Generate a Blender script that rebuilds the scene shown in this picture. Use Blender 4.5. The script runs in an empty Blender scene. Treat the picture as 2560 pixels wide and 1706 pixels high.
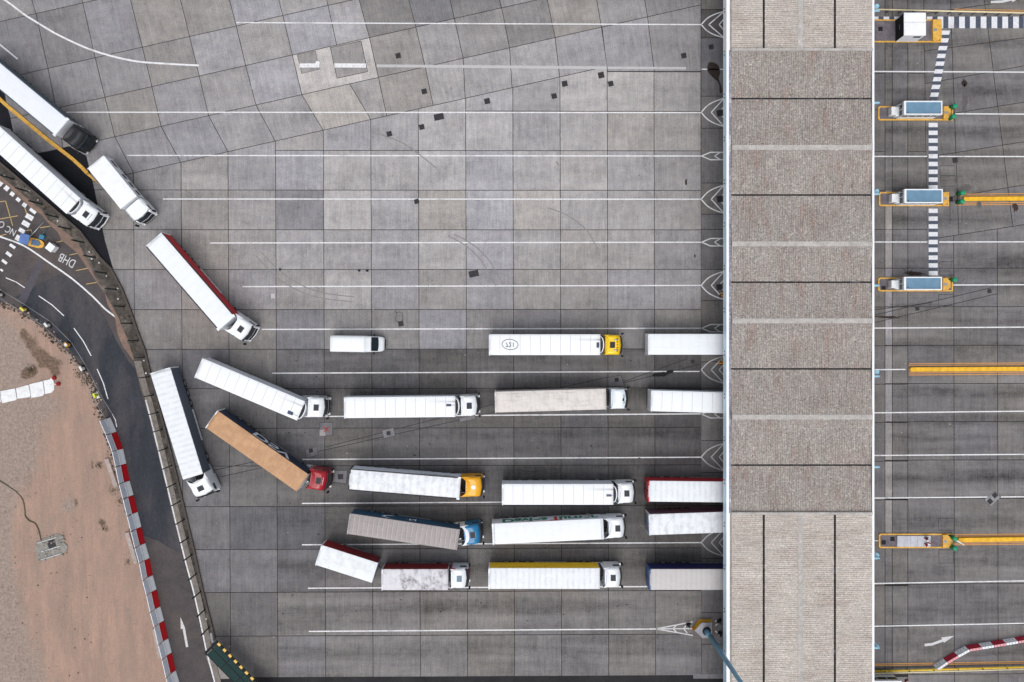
import bpy, math, random
from mathutils import Vector, Matrix
random.seed(11)
R = math.radians
C = bpy.context.scene.collection

# ---------------------------------------------------------------- survey frame
# origin on the ground straight below the drone; photo pixels are survey stations
HC, FP, NX, NY = 115.0, 2265.5, 1268.0, 832.0
def P(px, py, z=0.0):
    s = FP / (HC - z)
    return ((px - NX) / s, -(py - NY) / s)
def P3(px, py, z=0.0):
    x, y = P(px, py, z)
    return (x, y, z)
def mpp(z=0.0):
    return (HC - z) / FP

def lin(r, g, b):
    f = lambda c: (c / 255 / 12.92) if c / 255 <= .04045 else ((c / 255 + .055) / 1.055) ** 2.4
    return (f(r), f(g), f(b), 1)

# ---------------------------------------------------------------- materials
MATS = {}
def newmat(name):
    m = bpy.data.materials.new(name); m.use_nodes = True
    nt = m.node_tree
    return m, nt, nt.nodes['Principled BSDF']
class N:
    """small node helper"""
    def __init__(s, nt): s.nt = nt
    def add(s, t, **kw):
        n = s.nt.nodes.new(t)
        for k, v in kw.items():
            if k.startswith('i_'): n.inputs[int(k[2:])].default_value = v
            else: setattr(n, k, v)
        return n
    def link(s, a, b): s.nt.links.new(a, b)
    def math(s, op, a, b=None, clamp=False):
        n = s.nt.nodes.new('ShaderNodeMath'); n.operation = op; n.use_clamp = clamp
        for i, v in enumerate((a, b)):
            if v is None: continue
            if isinstance(v, (int, float)): n.inputs[i].default_value = v
            else: s.link(v, n.inputs[i])
        return n.outputs[0]
    def mix(s, fac, a, b, blend='MIX'):
        n = s.nt.nodes.new('ShaderNodeMix'); n.data_type = 'RGBA'; n.blend_type = blend
        for i, v in ((0, fac), (6, a), (7, b)):
            if isinstance(v, (int, float)): n.inputs[i].default_value = v
            elif isinstance(v, tuple): n.inputs[i].default_value = v
            else: s.link(v, n.inputs[i])
        return n.outputs[2]
    def noise(s, vec, scale, detail=3, rough=.55):
        n = s.add('ShaderNodeTexNoise'); n.inputs['Scale'].default_value = scale
        n.inputs['Detail'].default_value = detail; n.inputs['Roughness'].default_value = rough
        s.link(vec, n.inputs['Vector']); return n.outputs['Fac']
    def scale(s, vec, x, y, z=1):
        n = s.add('ShaderNodeMapping'); n.inputs['Scale'].default_value = (x, y, z)
        s.link(vec, n.inputs['Vector']); return n.outputs[0]
    def ramp(s, v, lo, hi, a=0., b=1.):
        n = s.add('ShaderNodeMapRange'); n.clamp = True
        n.inputs[1].default_value = lo; n.inputs[2].default_value = hi
        n.inputs[3].default_value = a; n.inputs[4].default_value = b
        s.link(v, n.inputs[0]); return n.outputs[0]

def paint(name, rgb, rough=.4, metal=0., var=.06, scale=2.0, coat=0., dirt=None):
    if name in MATS: return MATS[name]
    m, nt, b = newmat(name); n = N(nt)
    tc = n.add('ShaderNodeTexCoord').outputs['Object']
    f = n.noise(tc, scale, 4)
    g = n.noise(tc, scale * 9, 3)
    c = lin(*rgb)
    lo = tuple(x * (1 - var * 2) for x in c[:3]) + (1,)
    hi = tuple(min(1, x * (1 + var)) for x in c[:3]) + (1,)
    col = n.mix(n.ramp(f, .3, .7), lo, hi)
    if dirt:
        col = n.mix(n.ramp(g, .55, .75, 0, dirt), col, lin(92, 84, 76))
    n.link(col, b.inputs['Base Color'])
    b.inputs['Roughness'].default_value = rough; b.inputs['Metallic'].default_value = metal
    b.inputs['Coat Weight'].default_value = coat
    MATS[name] = m; return m

def glass(name='dark glass', rgb=(22, 34, 42)):
    if name in MATS: return MATS[name]
    m, nt, b = newmat(name); n = N(nt)
    tc = n.add('ShaderNodeTexCoord').outputs['Object']
    col = n.mix(n.ramp(n.noise(tc, 1.6, 2), .35, .65), lin(*rgb), lin(*[min(255, c + 14) for c in rgb]))
    n.link(col, b.inputs['Base Color'])
    b.inputs['Roughness'].default_value = .12; b.inputs['Specular IOR Level'].default_value = .35
    MATS[name] = m; return m

def concrete_mat(name, cool, warm, streak=.34, speck=.3):
    m, nt, b = newmat(name); n = N(nt)
    uv = n.add('ShaderNodeUVMap', uv_map='slab').outputs[0]
    at = n.add('ShaderNodeAttribute', attribute_name='tint')
    sep = n.add('ShaderNodeSeparateColor'); n.link(at.outputs['Color'], sep.inputs[0])
    br, hue, lane = sep.outputs[0], sep.outputs[1], sep.outputs[2]
    big = n.noise(uv, .32, 5, .6)
    mid = n.noise(uv, 1.3, 5, .65)
    st = n.noise(n.scale(uv, 2.6, .16), 1., 4, .7)
    st2 = n.noise(n.scale(uv, 7.5, .3), 1., 3, .7)
    sp = n.noise(uv, 9., 3, .75)
    fine = n.noise(uv, 30., 2, .6)
    v = n.math('ADD', n.ramp(big, .3, .7, -.15, .15), n.ramp(mid, .34, .66, -.10, .10))
    v = n.math('ADD', v, n.ramp(st, .3, .7, -streak * .4, streak * .4))
    v = n.math('ADD', v, n.ramp(st2, .3, .7, -streak * .4, streak * .4))
    v = n.math('ADD', v, n.ramp(sp, .36, .64, -speck * .48, speck * .48))
    v = n.math('ADD', v, n.ramp(fine, .36, .64, -speck * .3, speck * .3))
    tc = n.add('ShaderNodeTexCoord').outputs['Object']
    ln = n.noise(n.scale(tc, .035, .42), 1., 4, .55)          # tyre wear running along the lanes
    ln2 = n.noise(n.scale(tc, .12, 3.2), 1., 3, .6)
    lw = n.math('ADD', n.ramp(ln, .35, .65, -.26, .17), n.ramp(ln2, .3, .7, -.03, .03))
    v = n.math('ADD', v, n.math('MULTIPLY', lw, lane))
    sy = n.add('ShaderNodeSeparateXYZ'); n.link(tc, sy.inputs[0])     # drips down the middle of every lane
    fr = n.math('FRACT', n.math('ADD', n.math('MULTIPLY', sy.outputs[1], -19.7 / 108.5), (832 - 57) / 108.5))
    tri = n.math('ABSOLUTE', n.math('SUBTRACT', n.math('ADD', fr, n.ramp(n.noise(n.scale(tc, .08, .08), 1., 3), .3, .7, -.07, .07)), .5))
    drip = n.math('MULTIPLY', n.ramp(tri, .17, .03, 0, 1), n.ramp(n.noise(n.scale(tc, .16, .9), 1., 5, .7), .36, .62, .15, 1))
    v = n.math('SUBTRACT', v, n.math('MULTIPLY', drip, n.math('MULTIPLY', lane, .24)))
    # pale scuffs and dark spots
    sc = n.noise(uv, .55, 6, .75)
    v = n.math('ADD', v, n.ramp(sc, .60, .74, 0, .26))
    spot = n.noise(uv, 2.2, 2, .5)
    v = n.math('ADD', v, n.ramp(spot, .735, .77, 0, -.38))
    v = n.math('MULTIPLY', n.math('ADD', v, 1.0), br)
    col = n.mix(n.ramp(n.math('ADD', hue, n.ramp(mid, .3, .7, -.25, .25)), 0, 1), cool, warm)
    # faint rusty bloom
    ru = n.noise(uv, .9, 5, .7)
    col = n.mix(n.ramp(ru, .64, .78, 0, .35), col, lin(160, 134, 122))
    mul = n.add('ShaderNodeVectorMath', operation='SCALE'); n.link(col, mul.inputs[0]); n.link(v, mul.inputs['Scale'])
    n.link(mul.outputs[0], b.inputs['Base Color'])
    b.inputs['Roughness'].default_value = .88; b.inputs['Specular IOR Level'].default_value = .25
    bp = n.add('ShaderNodeBump'); bp.inputs['Strength'].default_value = .25; bp.inputs['Distance'].default_value = .02
    n.link(st2, bp.inputs['Height']); n.link(bp.outputs[0], b.inputs['Normal'])
    MATS[name] = m; return m

def ground_mat(name, a, bcol, scale=.6, speck=.5, c2=None, thr=(.5, .62), fine=16., rough=.95, bump=.3, stretch=(1, 1)):
    m, nt, b = newmat(name); n = N(nt)
    tc = n.scale(n.add('ShaderNodeTexCoord').outputs['Object'], stretch[0], stretch[1])
    f = n.noise(tc, scale, 6, .62)
    col = n.mix(n.ramp(f, .32, .68), a, bcol)
    if c2:
        col = n.mix(n.ramp(n.noise(tc, scale * .35, 6, .65), thr[0], thr[1]), col, c2)
    s1 = n.noise(tc, fine, 3, .75); s2 = n.noise(tc, fine * .28, 4, .7)
    v = n.math('ADD', n.ramp(s1, .3, .7, 1 - speck * .5, 1 + speck * .5), n.ramp(s2, .3, .7, -speck * .35, speck * .35))
    mul = n.add('ShaderNodeVectorMath', operation='SCALE'); n.link(col, mul.inputs[0]); n.link(v, mul.inputs['Scale'])
    n.link(mul.outputs[0], b.inputs['Base Color']); b.inputs['Roughness'].default_value = rough
    b.inputs['Specular IOR Level'].default_value = .25
    bp = n.add('ShaderNodeBump'); bp.inputs['Strength'].default_value = bump; bp.inputs['Distance'].default_value = .05
    n.link(s2, bp.inputs['Height']); n.link(bp.outputs[0], b.inputs['Normal'])
    MATS[name] = m; return m

def line_mat(name, rgb, wear=.35, under=(135, 130, 128)):
    m, nt, b = newmat(name); n = N(nt)
    tc = n.add('ShaderNodeTexCoord').outputs['Object']
    w = n.noise(tc, 3.5, 5, .7); w2 = n.noise(tc, .5, 3)
    f = n.math('ADD', n.ramp(w, .5, .75, 0, wear), n.ramp(w2, .55, .75, 0, wear * .7), True)
    n.link(n.mix(f, lin(*rgb), lin(*under)), b.inputs['Base Color'])
    b.inputs['Roughness'].default_value = .7
    MATS[name] = m; return m

def corr_mat(name, a, bcol, axis, period, dark=.35, rust=.3, spark=.5):
    """weathered corrugated sheet, ribs along the given axis"""
    m, nt, b = newmat(name); n = N(nt)
    tc = n.add('ShaderNodeTexCoord').outputs['Object']
    sx = n.add('ShaderNodeSeparateXYZ'); n.link(tc, sx.inputs[0])
    w = n.math('SINE', n.math('MULTIPLY', sx.outputs[axis], 2 * math.pi / period))
    st = n.noise(n.scale(tc, *((6., .5) if axis == 0 else (.5, 6.))), 1., 4, .7)
    big = n.noise(tc, .3, 5, .6)
    col = n.mix(n.ramp(big, .3, .7), a, bcol)
    rs = n.noise(n.scale(tc, *((.8, .25) if axis == 0 else (.25, .8))), .8, 6, .7)
    col = n.mix(n.ramp(rs, .5, .72, 0, rust), col, lin(146, 112, 102))
    gt = n.add('ShaderNodeAttribute', attribute_name='gutter').outputs['Fac']
    gm = n.math('MULTIPLY', gt, n.ramp(n.noise(tc, .55, 6, .7), .38, .62))
    col = n.mix(n.math('MULTIPLY', gm, .75), col, lin(122, 92, 84))
    sp = n.noise(tc, 4.2, 3, .85); fine = n.noise(tc, 11., 2, .7)
    v = n.math('ADD', n.ramp(w, -1, 1, 1 - dark, 1.0), n.ramp(st, .3, .7, -.18, .18))
    v = n.math('ADD', v, n.ramp(fine, .38, .62, -spark * .36, spark * .36))
    v = n.math('ADD', v, n.ramp(sp, .54, .68, 0, spark))
    v = n.math('ADD', v, n.ramp(sp, .30, .46, -spark * .5, 0))
    mul = n.add('ShaderNodeVectorMath', operation='SCALE'); n.link(col, mul.inputs[0]); n.link(v, mul.inputs['Scale'])
    n.link(mul.outputs[0], b.inputs['Base Color']); b.inputs['Roughness'].default_value = .75
    bp = n.add('ShaderNodeBump'); bp.inputs['Strength'].default_value = .35; bp.inputs['Distance'].default_value = .04
    n.link(w, bp.inputs['Height']); n.link(bp.outputs[0], b.inputs['Normal'])
    MATS[name] = m; return m

def roof_mat(name, rgb, seam=0., seamw=.03, seamc=(170, 172, 176), band=0., bandp=.8, blotch=0., blotchc=(110, 104, 104), fine=.05, longl=0., bscale=1., soot=False):
    """trailer roof: optional panel seams, roof bow bands, blotches; x runs along the trailer"""
    if name in MATS: return MATS[name]
    m, nt, b = newmat(name); n = N(nt)
    tc = n.add('ShaderNodeTexCoord').outputs['Object']
    sx = n.add('ShaderNodeSeparateXYZ'); n.link(tc, sx.inputs[0]); x = sx.outputs[0]; y = sx.outputs[1]
    oi = n.add('ShaderNodeObjectInfo').outputs['Random']
    va = n.add('ShaderNodeVectorMath', operation='ADD'); n.link(tc, va.inputs[0]); n.link(n.math('MULTIPLY', oi, 90.), va.inputs[1]); tc = va.outputs[0]
    c = lin(*rgb)
    f = n.noise(tc, .8, 5, .65)
    col = n.mix(n.ramp(f, .3, .7), tuple(k * (1 - fine * 2.2) for k in c[:3]) + (1,), c)
    g = n.noise(tc, 6, 4, .7)
    col = n.mix(n.ramp(g, .5, .8, 0, fine * 4), col, lin(*[k * .72 for k in rgb]))
    if band:
        w = n.math('SINE', n.math('ADD', n.math('MULTIPLY', x, 2 * math.pi / bandp), n.ramp(n.noise(n.scale(tc, .6, 2.5), 1.2, 3), 0, 1, -1.2, 1.2)))
        w2 = n.math('MULTIPLY', n.ramp(w, -.2, 1, 0, band), n.ramp(n.noise(tc, 1.1, 3), .3, .65))
        col = n.mix(w2, col, lin(*[k * .78 for k in rgb]))
    if longl:
        l1 = n.noise(n.scale(tc, .35, 7.), 1., 5, .7)
        col = n.mix(n.ramp(l1, .56, .7, 0, longl), col, lin(*[k * .74 for k in rgb]))
    if blotch:
        q = n.noise(n.scale(tc, 1.4, 1.0), bscale, 5, .6)
        q2 = n.noise(tc, 5, 4, .7)
        qq = n.math('MULTIPLY', n.ramp(q, .48, .6, 0, 1), n.ramp(q2, .3, .64, .1, 1))
        col = n.mix(n.math('MULTIPLY', qq, blotch), col, lin(*blotchc))
    if seam:
        fr = n.math('FRACT', n.math('DIVIDE', n.math('ADD', x, 100.0), seam))
        sm = n.math('MULTIPLY', n.math('LESS_THAN', fr, seamw), n.math('LESS_THAN', n.math('ABSOLUTE', y), 1.13))
        col = n.mix(n.math('MULTIPLY', sm, .8), col, lin(*seamc))
        ed = n.math('MULTIPLY', n.math('GREATER_THAN', n.math('ABSOLUTE', y), 1.12), n.math('LESS_THAN', n.math('ABSOLUTE', y), 1.16))
        col = n.mix(n.math('MULTIPLY', ed, .35), col, lin(*seamc))
    if soot:
        along = n.math('POWER', n.ramp(x, -4.6, -.1, 0, 1), 2.2)
        across = n.math('SUBTRACT', 1.0, n.math('DIVIDE', n.math('ABSOLUTE', n.math('SUBTRACT', y, .62)), n.ramp(x, -4.6, 0, .42, .16)), True)
        n2 = n.ramp(n.noise(n.scale(tc, .8, 5.), 1., 3), .3, .7, .4, 1)
        col = n.mix(n.math('MULTIPLY', n.math('MULTIPLY', along, across), n.math('MULTIPLY', n2, .75)), col, lin(84, 86, 94))
    n.link(col, b.inputs['Base Color']); b.inputs['Roughness'].default_value = .6
    MATS[name] = m; return m

# ---------------------------------------------------------------- mesh builder
class MB:
    def __init__(s): s.v = []; s.f = []; s.m = []; s.sm = []
    def face(s, pts, mi=0, smooth=False):
        o = len(s.v); s.v += [tuple(p) for p in pts]
        s.f.append(tuple(range(o, o + len(pts)))); s.m.append(mi); s.sm.append(smooth); return s
    def box(s, x0, x1, y0, y1, z0, z1, mi=0, taper=0., M=None):
        t = taper
        p = [(x0, y0, z0), (x1, y0, z0), (x1, y1, z0), (x0, y1, z0),
             (x0 + t, y0 + t, z1), (x1 - t, y0 + t, z1), (x1 - t, y1 - t, z1), (x0 + t, y1 - t, z1)]
        if M: p = [tuple(M @ Vector(q)) for q in p]
        o = len(s.v); s.v += p
        for q in ((0, 3, 2, 1), (4, 5, 6, 7), (0, 1, 5, 4), (1, 2, 6, 5), (2, 3, 7, 6), (3, 0, 4, 7)):
            s.f.append(tuple(o + i for i in q)); s.m.append(mi); s.sm.append(False)
        return s
    def prism(s, poly, z0, z1, mi=0, mtop=None, shrink=None):
        """upright prism over a 2-D outline (counter-clockwise)"""
        if sum(poly[i][0] * poly[(i + 1) % len(poly)][1] - poly[(i + 1) % len(poly)][0] * poly[i][1] for i in range(len(poly))) < 0:
            poly = poly[::-1]
        k = len(poly); o = len(s.v)
        top = poly if shrink is None else shrink
        s.v += [(p[0], p[1], z0) for p in poly] + [(p[0], p[1], z1) for p in top]
        s.f.append(tuple(o + k + i for i in range(k))); s.m.append(mi if mtop is None else mtop); s.sm.append(False)
        s.f.append(tuple(o + i for i in reversed(range(k)))); s.m.append(mi); s.sm.append(False)
        for i in range(k):
            j = (i + 1) % k
            s.f.append((o + i, o + j, o + k + j, o + k + i)); s.m.append(mi); s.sm.append(False)
        return s
    def loft(s, rings, mi=0, cap=True, smooth=True, closed=True):
        k = len(rings[0]); o = len(s.v)
        for r in rings: s.v += [tuple(p) for p in r]
        for a in range(len(rings) - 1):
            for i in range(k if closed else k - 1):
                j = (i + 1) % k
                s.f.append((o + a * k + i, o + a * k + j, o + (a + 1) * k + j, o + (a + 1) * k + i)); s.m.append(mi); s.sm.append(smooth)
        if cap:
            s.f.append(tuple(o + i for i in reversed(range(k)))); s.m.append(mi); s.sm.append(False)
            e = o + (len(rings) - 1) * k
            s.f.append(tuple(e + i for i in range(k))); s.m.append(mi); s.sm.append(False)
        return s
    def tube(s, path, r, mi=0, seg=8, r2=None):
        path = [Vector(p) for p in path]; rings = []
        for i, p in enumerate(path):
            d = (path[min(i + 1, len(path) - 1)] - path[max(i - 1, 0)]).normalized()
            up = Vector((0, 0, 1)) if abs(d.z) < .9 else Vector((1, 0, 0))
            a = d.cross(up).normalized(); b = a.cross(d).normalized()
            rr = r if r2 is None else r + (r2 - r) * i / (len(path) - 1)
            rings.append([p + a * math.cos(2 * math.pi * q / seg) * rr - b * math.sin(2 * math.pi * q / seg) * rr for q in range(seg)])
        return s.loft(rings, mi)
    def cyl(s, x, y, z0, z1, r, mi=0, seg=16, r2=None):
        r2 = r if r2 is None else r2
        c = [(math.cos(2 * math.pi * i / seg), math.sin(2 * math.pi * i / seg)) for i in range(seg)]
        return s.loft([[(x + a * r, y + b * r, z0) for a, b in c], [(x + a * r2, y + b * r2, z1) for a, b in c]], mi)
    def mesh(s, name, mats):
        me = bpy.data.meshes.new(name); me.from_pydata(s.v, [], s.f)
        for m in (mats if isinstance(mats, (list, tuple)) else [mats]): me.materials.append(m)
        for p, mi, sm in zip(me.polygons, s.m, s.sm): p.material_index = mi; p.use_smooth = sm
        me.update(); return me
    def build(s, name, mats, parent=None, loc=None, rz=0.):
        return link(name, s.mesh(name, mats), parent, loc, rz)
def link(name, data, parent=None, loc=None, rz=0.):
    o = bpy.data.objects.new(name, data); C.objects.link(o)
    if parent: o.parent = parent
    if loc is not None: o.location = loc
    if rz: o.rotation_euler.z = rz
    return o
def bevel(o, w=.03, seg=2):
    b = o.modifiers.new('bevel', 'BEVEL'); b.width = w; b.segments = seg; b.limit_method = 'ANGLE'; return o
def thing(name, label, cat, loc=(0, 0, 0), rz=0., group=None):
    o = link(name, None, None, loc, rz); return tag(o, label, cat, group)
def tag(o, label, cat, group=None):
    o['label'] = label; o['category'] = cat
    if group: o['group'] = group
    return o
def structure(o, kind='structure'):
    o['kind'] = kind; return o
def copy_tree(o, parent=None):
    c = o.copy(); C.objects.link(c); c.parent = parent
    for ch in list(o.children): copy_tree(ch, c)
    return c

# ---------------------------------------------------------------- palette
M_ASPH = ground_mat('old asphalt', lin(90, 84, 84), lin(74, 70, 72), .5, .45, lin(96, 88, 84), (.52, .7), 14, .9, .25)
M_ASPN = ground_mat('fresh asphalt', lin(64, 66, 73), lin(50, 53, 61), .4, .5, lin(92, 87, 87), (.48, .72), 15, .9, .25, (1.0, .35))
M_ASPD = ground_mat('dark asphalt patch', lin(33, 34, 40), lin(25, 26, 32), .6, .4, None, (.5, .6), 15, .9, .25)
M_JOINT = ground_mat('joint filler', lin(60, 57, 56), lin(42, 40, 40), 1.2, .3)
M_SAND = ground_mat('sand lot', lin(190, 162, 146), lin(176, 150, 137), .22, .17, lin(160, 150, 143), (.53, .66), 11, 1., .5, (1.6, .55))
M_GRAV = ground_mat('grey gravel', lin(163, 153, 146), lin(150, 142, 137), .5, .4, lin(178, 158, 146), (.52, .7), 12, 1., .5)
M_DIRT = ground_mat('brown dirt', lin(120, 102, 90), lin(96, 82, 74), .8, .35, lin(140, 120, 106), (.5, .62), 10, 1., .5)
M_VERGE = ground_mat('weedy verge', lin(94, 88, 83), lin(60, 57, 54), .9, .6, lin(118, 110, 103), (.52, .62), 6, 1., .6)
M_BANK = ground_mat('sandy bank', lin(142, 119, 107), lin(114, 97, 89), .7, .35, None, (.5, .6), 9, 1., .5)
M_KERBC = paint('kerb concrete', (150, 145, 140), .9, var=.12, scale=3, dirt=.5)
M_WALLC = paint('old wall concrete', (84, 77, 73), .9, var=.15, scale=3, dirt=.6)  # dark tone carries the low wall's shadow line, put into its colour
M_LINE = line_mat('white road paint', (228, 229, 232), .7)
M_LINEG = line_mat('grey worn paint', (206, 206, 208), .5)
M_LINEF = line_mat('ghost of old paint', (185, 184, 186), .75, (158, 156, 157))
M_YLINE = line_mat('orange yellow road paint', (214, 150, 66), .45, (140, 120, 96))
M_YKERB = paint('yellow kerb paint', (228, 176, 76), .65, var=.14, scale=3, dirt=.45)
M_YBAR = paint('bright yellow paint', (240, 184, 30), .6, var=.12, scale=2, dirt=.35)
M_ZDARK = line_mat('dark blue crossing paint', (66, 74, 92), .6, (112, 112, 116)); M_ZLINE = line_mat('crossing white paint', (222, 224, 230), .5)
M_STEEL = paint('dark steel cover', (44, 42, 46), .7, var=.2, scale=4)
M_BLACK = paint('black rubber', (22, 22, 24), .85, var=.2)
M_CHAS = paint('chassis black', (34, 35, 38), .7, var=.2)
M_GREY = paint('galvanised grey', (150, 154, 158), .45, .3, var=.08)
M_SILV = paint('silver', (196, 200, 205), .3, .5)
M_WHITE = paint('white lorry paint', (237, 241, 245), .35, var=.015, coat=.2)
M_WHITEP = paint('white side panel', (226, 230, 236), .4, var=.03)
M_OFFW = paint('off white plastic', (226, 226, 224), .6, var=.05)
M_GLASS = glass()
M_HATCH = paint('tinted roof hatch', (36, 42, 50), .6, var=.1)
M_SOLAR = paint('solar panel', (40, 56, 88), .25, var=.1)
M_RED = paint('barrier red', (190, 16, 26), .5, var=.08)
M_GREEN = paint('fence green', (14, 34, 32), .5, var=.1)
M_BOL = paint('bollard green', (10, 150, 108), .45, var=.1)
M_BLUE = paint('pale blue steel', (150, 196, 218), .45, var=.05)
M_MAST = paint('mast blue', (112, 166, 196), .4, var=.08)
M_SLABR = concrete_mat('concrete slab', lin(156, 155, 160), lin(160, 155, 150), .3, .55)
M_SLABD = concrete_mat('worn lane concrete', lin(152, 150, 155), lin(156, 151, 146), .28, .55)

# ---------------------------------------------------------------- polygon tools
def area(p): return .5 * sum(p[i][0] * p[(i + 1) % len(p)][1] - p[(i + 1) % len(p)][0] * p[i][1] for i in range(len(p)))
def split(poly, a, b):
    """cut a convex polygon by the line a-b; returns (left, right)"""
    L, Rr = [], []
    d = lambda q: (b[0] - a[0]) * (q[1] - a[1]) - (b[1] - a[1]) * (q[0] - a[0])
    for i in range(len(poly)):
        p, q = poly[i], poly[(i + 1) % len(poly)]
        dp, dq = d(p), d(q)
        if dp >= 0: L.append(p)
        if dp <= 0: Rr.append(p)
        if dp * dq < 0:
            t = dp / (dp - dq); x = (p[0] + (q[0] - p[0]) * t, p[1] + (q[1] - p[1]) * t)
            L.append(x); Rr.append(x)
    ok = lambda p: p if len(p) >= 3 and abs(area(p)) > 30 else None
    return ok(L), ok(Rr)
def cutall(polys, a, b):
    out = []
    for p in polys:
        out += [x for x in split(p, a, b) if x]
    return out
def inset(poly, d):
    if area(poly) < 0: poly = poly[::-1]
    k = len(poly); ln = []
    for i in range(k):
        p, q = poly[i], poly[(i + 1) % k]
        l = math.hypot(q[0] - p[0], q[1] - p[1])
        if l < 1e-4: continue
        nx, ny = -(q[1] - p[1]) / l, (q[0] - p[0]) / l
        ln.append((p[0] + nx * d, p[1] + ny * d, (q[0] - p[0]) / l, (q[1] - p[1]) / l))
    out = []
    for i in range(len(ln)):
        x1, y1, a1, b1 = ln[i - 1]; x2, y2, a2, b2 = ln[i]
        det = a1 * b2 - b1 * a2
        if abs(det) < 1e-3: out.append((x2, y2)); continue
        t = ((x2 - x1) * b2 - (y2 - y1) * a2) / det
        out.append((x1 + a1 * t, y1 + b1 * t))
    return out
def inside(poly, q):
    c = False
    for i in range(len(poly)):
        a, b = poly[i], poly[i - 1]
        if (a[1] > q[1]) != (b[1] > q[1]) and q[0] < (b[0] - a[0]) * (q[1] - a[1]) / (b[1] - a[1]) + a[0]: c = not c
    return c
def sheet(name, px, z, mat, kind='structure', parent=None):
    """one flat ground sheet from survey pixels"""
    pts = [P(*p) for p in px]
    if area(pts) < 0: pts = pts[::-1]
    mb = MB().face([(x, y, z) for x, y in pts])
    o = mb.build(name, mat, parent)
    if kind: structure(o, kind)
    return o

# ---------------------------------------------------------------- ground base
g = MB().face([(-400, -400, -.06), (400, -400, -.06), (400, 400, -.06), (-400, 400, -.06)])
structure(g.build('ground', M_JOINT))

# ---------------------------------------------------------------- concrete slabs
SL = -.2252
def rowline(x0, y0): return lambda x: y0 + SL * (x - x0)
L = {1: rowline(0, 54.5), 2: rowline(51, 187), 3: rowline(149, 269), 4: rowline(247, 351.4), 5: rowline(320, 436)}
L[0] = rowline(0, -55); L[-1] = rowline(0, -165); L[-2] = rowline(0, -275); L[-3] = rowline(0, -385)
V = [  # x on L1..L5
    [-27, 3, 22, 40, 55], [89.8, 120, 140, 158, 190], [207, 238, 262.4, 287, 333.6], [322, 356, 379.8, 402.7, 451.7],
    [440, 474, 498, 521.5, 570], [556, 590.6, 614, 640, 688], [673, 707, 730.9, 754.5, 808], [790, 820, 841.7, 874.4, 927],
    [872, 897, 923.5, 946, 967], [990, 1014, 1039.8, 1063, 1083], [1086, 1112, 1136, 1158, 1163], [1204, 1229, 1254, 1274, 1280],
    [1319, 1343, 1367, 1388, 1399], [1436, 1461, 1486, 1503.5, 1518], [1556, 1580, 1602, 1618.7, 1635]]
slabs = []      # (polygon px, angle, zone)
xr = 1752.5
def band(i, j):
    a, b = L[i], L[j]
    poly = [(-300, a(-300)), (xr, a(xr)), (xr, b(xr)), (-300, b(-300))]
    polys = [poly]
    for v in [[-144, -114, -95, -77, -62], [-262, -232, -213, -195, -180]] + V:
        k = max(1, i) - 1
        if i < 1:
            dx = (v[1] - v[0]); x2 = v[0] + dx * (j - 1); x1 = v[0] + dx * (i - 1)
        else: x1, x2 = v[i - 1], v[j - 1]
        if i == 4 and v is V[7]: pass
        if (i, j) == (3, 4) and v is V[7]: continue
        polys = cutall(polys, (x1, a(x1)), (x2, b(x2)))
    return polys
for i in range(-3, 4): slabs += [(p, -12.7, 'fan') for p in band(i, i + 1)]
for p in band(4, 5):
    l, r = split(p, (1518, 0), (1518, 100))
    for q in (l, r):
        if q and sum(t[0] for t in q) / len(q) < 1500: slabs.append((q, -12.7, 'fan'))
# right of column 1518 the fan ends on a level joint at y=179
slabs += [([(1505, L[4](1505)), (1618.7, L[4](1618.7)), (1635.5, 179), (1518.5, 179)], -8, 'fan'), ([(1618.7, L[4](1618.7)), (xr, L[4](xr)), (xr, 179), (1635.5, 179)], -6, 'fan')]
def colx(x, y): return x + (y - 400) * (.0048 - .0028 * (x - 690) / 1060)
def rowy(y, x): return y + (x - 1200) * -5e-6 * (y - 650)
cols = [-257, -139, -21, 97, 215, 333.6, 452.5, 570, 688.7, 808.5, 927.3, 1046, 1164.5, 1282.5, 1400.5, 1518.5, 1635.5, 1752.5]
rows = [278, 377, 476, 575, 674, 774, 873, 971, 1070, 1164, 1265, 1372, 1479, 1588, 1692]
for c0, c1 in zip(cols, cols[1:]):
    ys = list(rows)
    if c0 < 688: ys = [y for y in ys if y >= 476]
    elif c0 < 1164: ys = [y for y in ys if y >= 377]
    if c0 >= 1518: ys = [179] + ys
    top = -50 if c0 < 1518 else 179
    yy = [top] + [y for y in ys if y > top]
    for y0, y1 in zip(yy, yy[1:]):
        q = [(colx(c0, y0), rowy(y0, c0)), (colx(c1, y0), rowy(y0, c1)), (colx(c1, y1), rowy(y1, c1)), (colx(c0, y1), rowy(y1, c0))]
        if c0 < 1518:
            l, r = split(q, (0, L[5](0)), (1000, L[5](1000)))
            q = None
            for w in (l, r):
                if w and sum(t[1] - L[5](t[0]) for t in w) > 0: q = w
        if q: slabs.append((q, 0, 'reg'))
# narrow column at the canopy mouth and the paving under the canopy
ry = [-260, -140, 24, 95, 173, 241, 321, 458, 536, 574, 674, 752, 873, 905, 971, 1102, 1182, 1265, 1397, 1532, 1611, 1692]
for y0, y1 in zip(ry, ry[1:]):
    slabs.append(([(1752.5, y0), (1870, y0), (1870, y1), (1752.5, y1)], 0, 'mouth'))
ry2 = [-260, -140, -20, 95, 184, 275, 379.5, 476, 574, 671, 768, 865, 961, 1057, 1153.5, 1250.5, 1350, 1465, 1568, 1692, 1800]
for xa, xb in ((1870, 1990), (1990, 2110), (2110, 2212.6)):
    for y0, y1 in zip(ry2, ry2[1:]):
        slabs.append(([(xa, y0), (xb, y0), (xb, y1), (xa, y1)], 0, 'under'))
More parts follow.
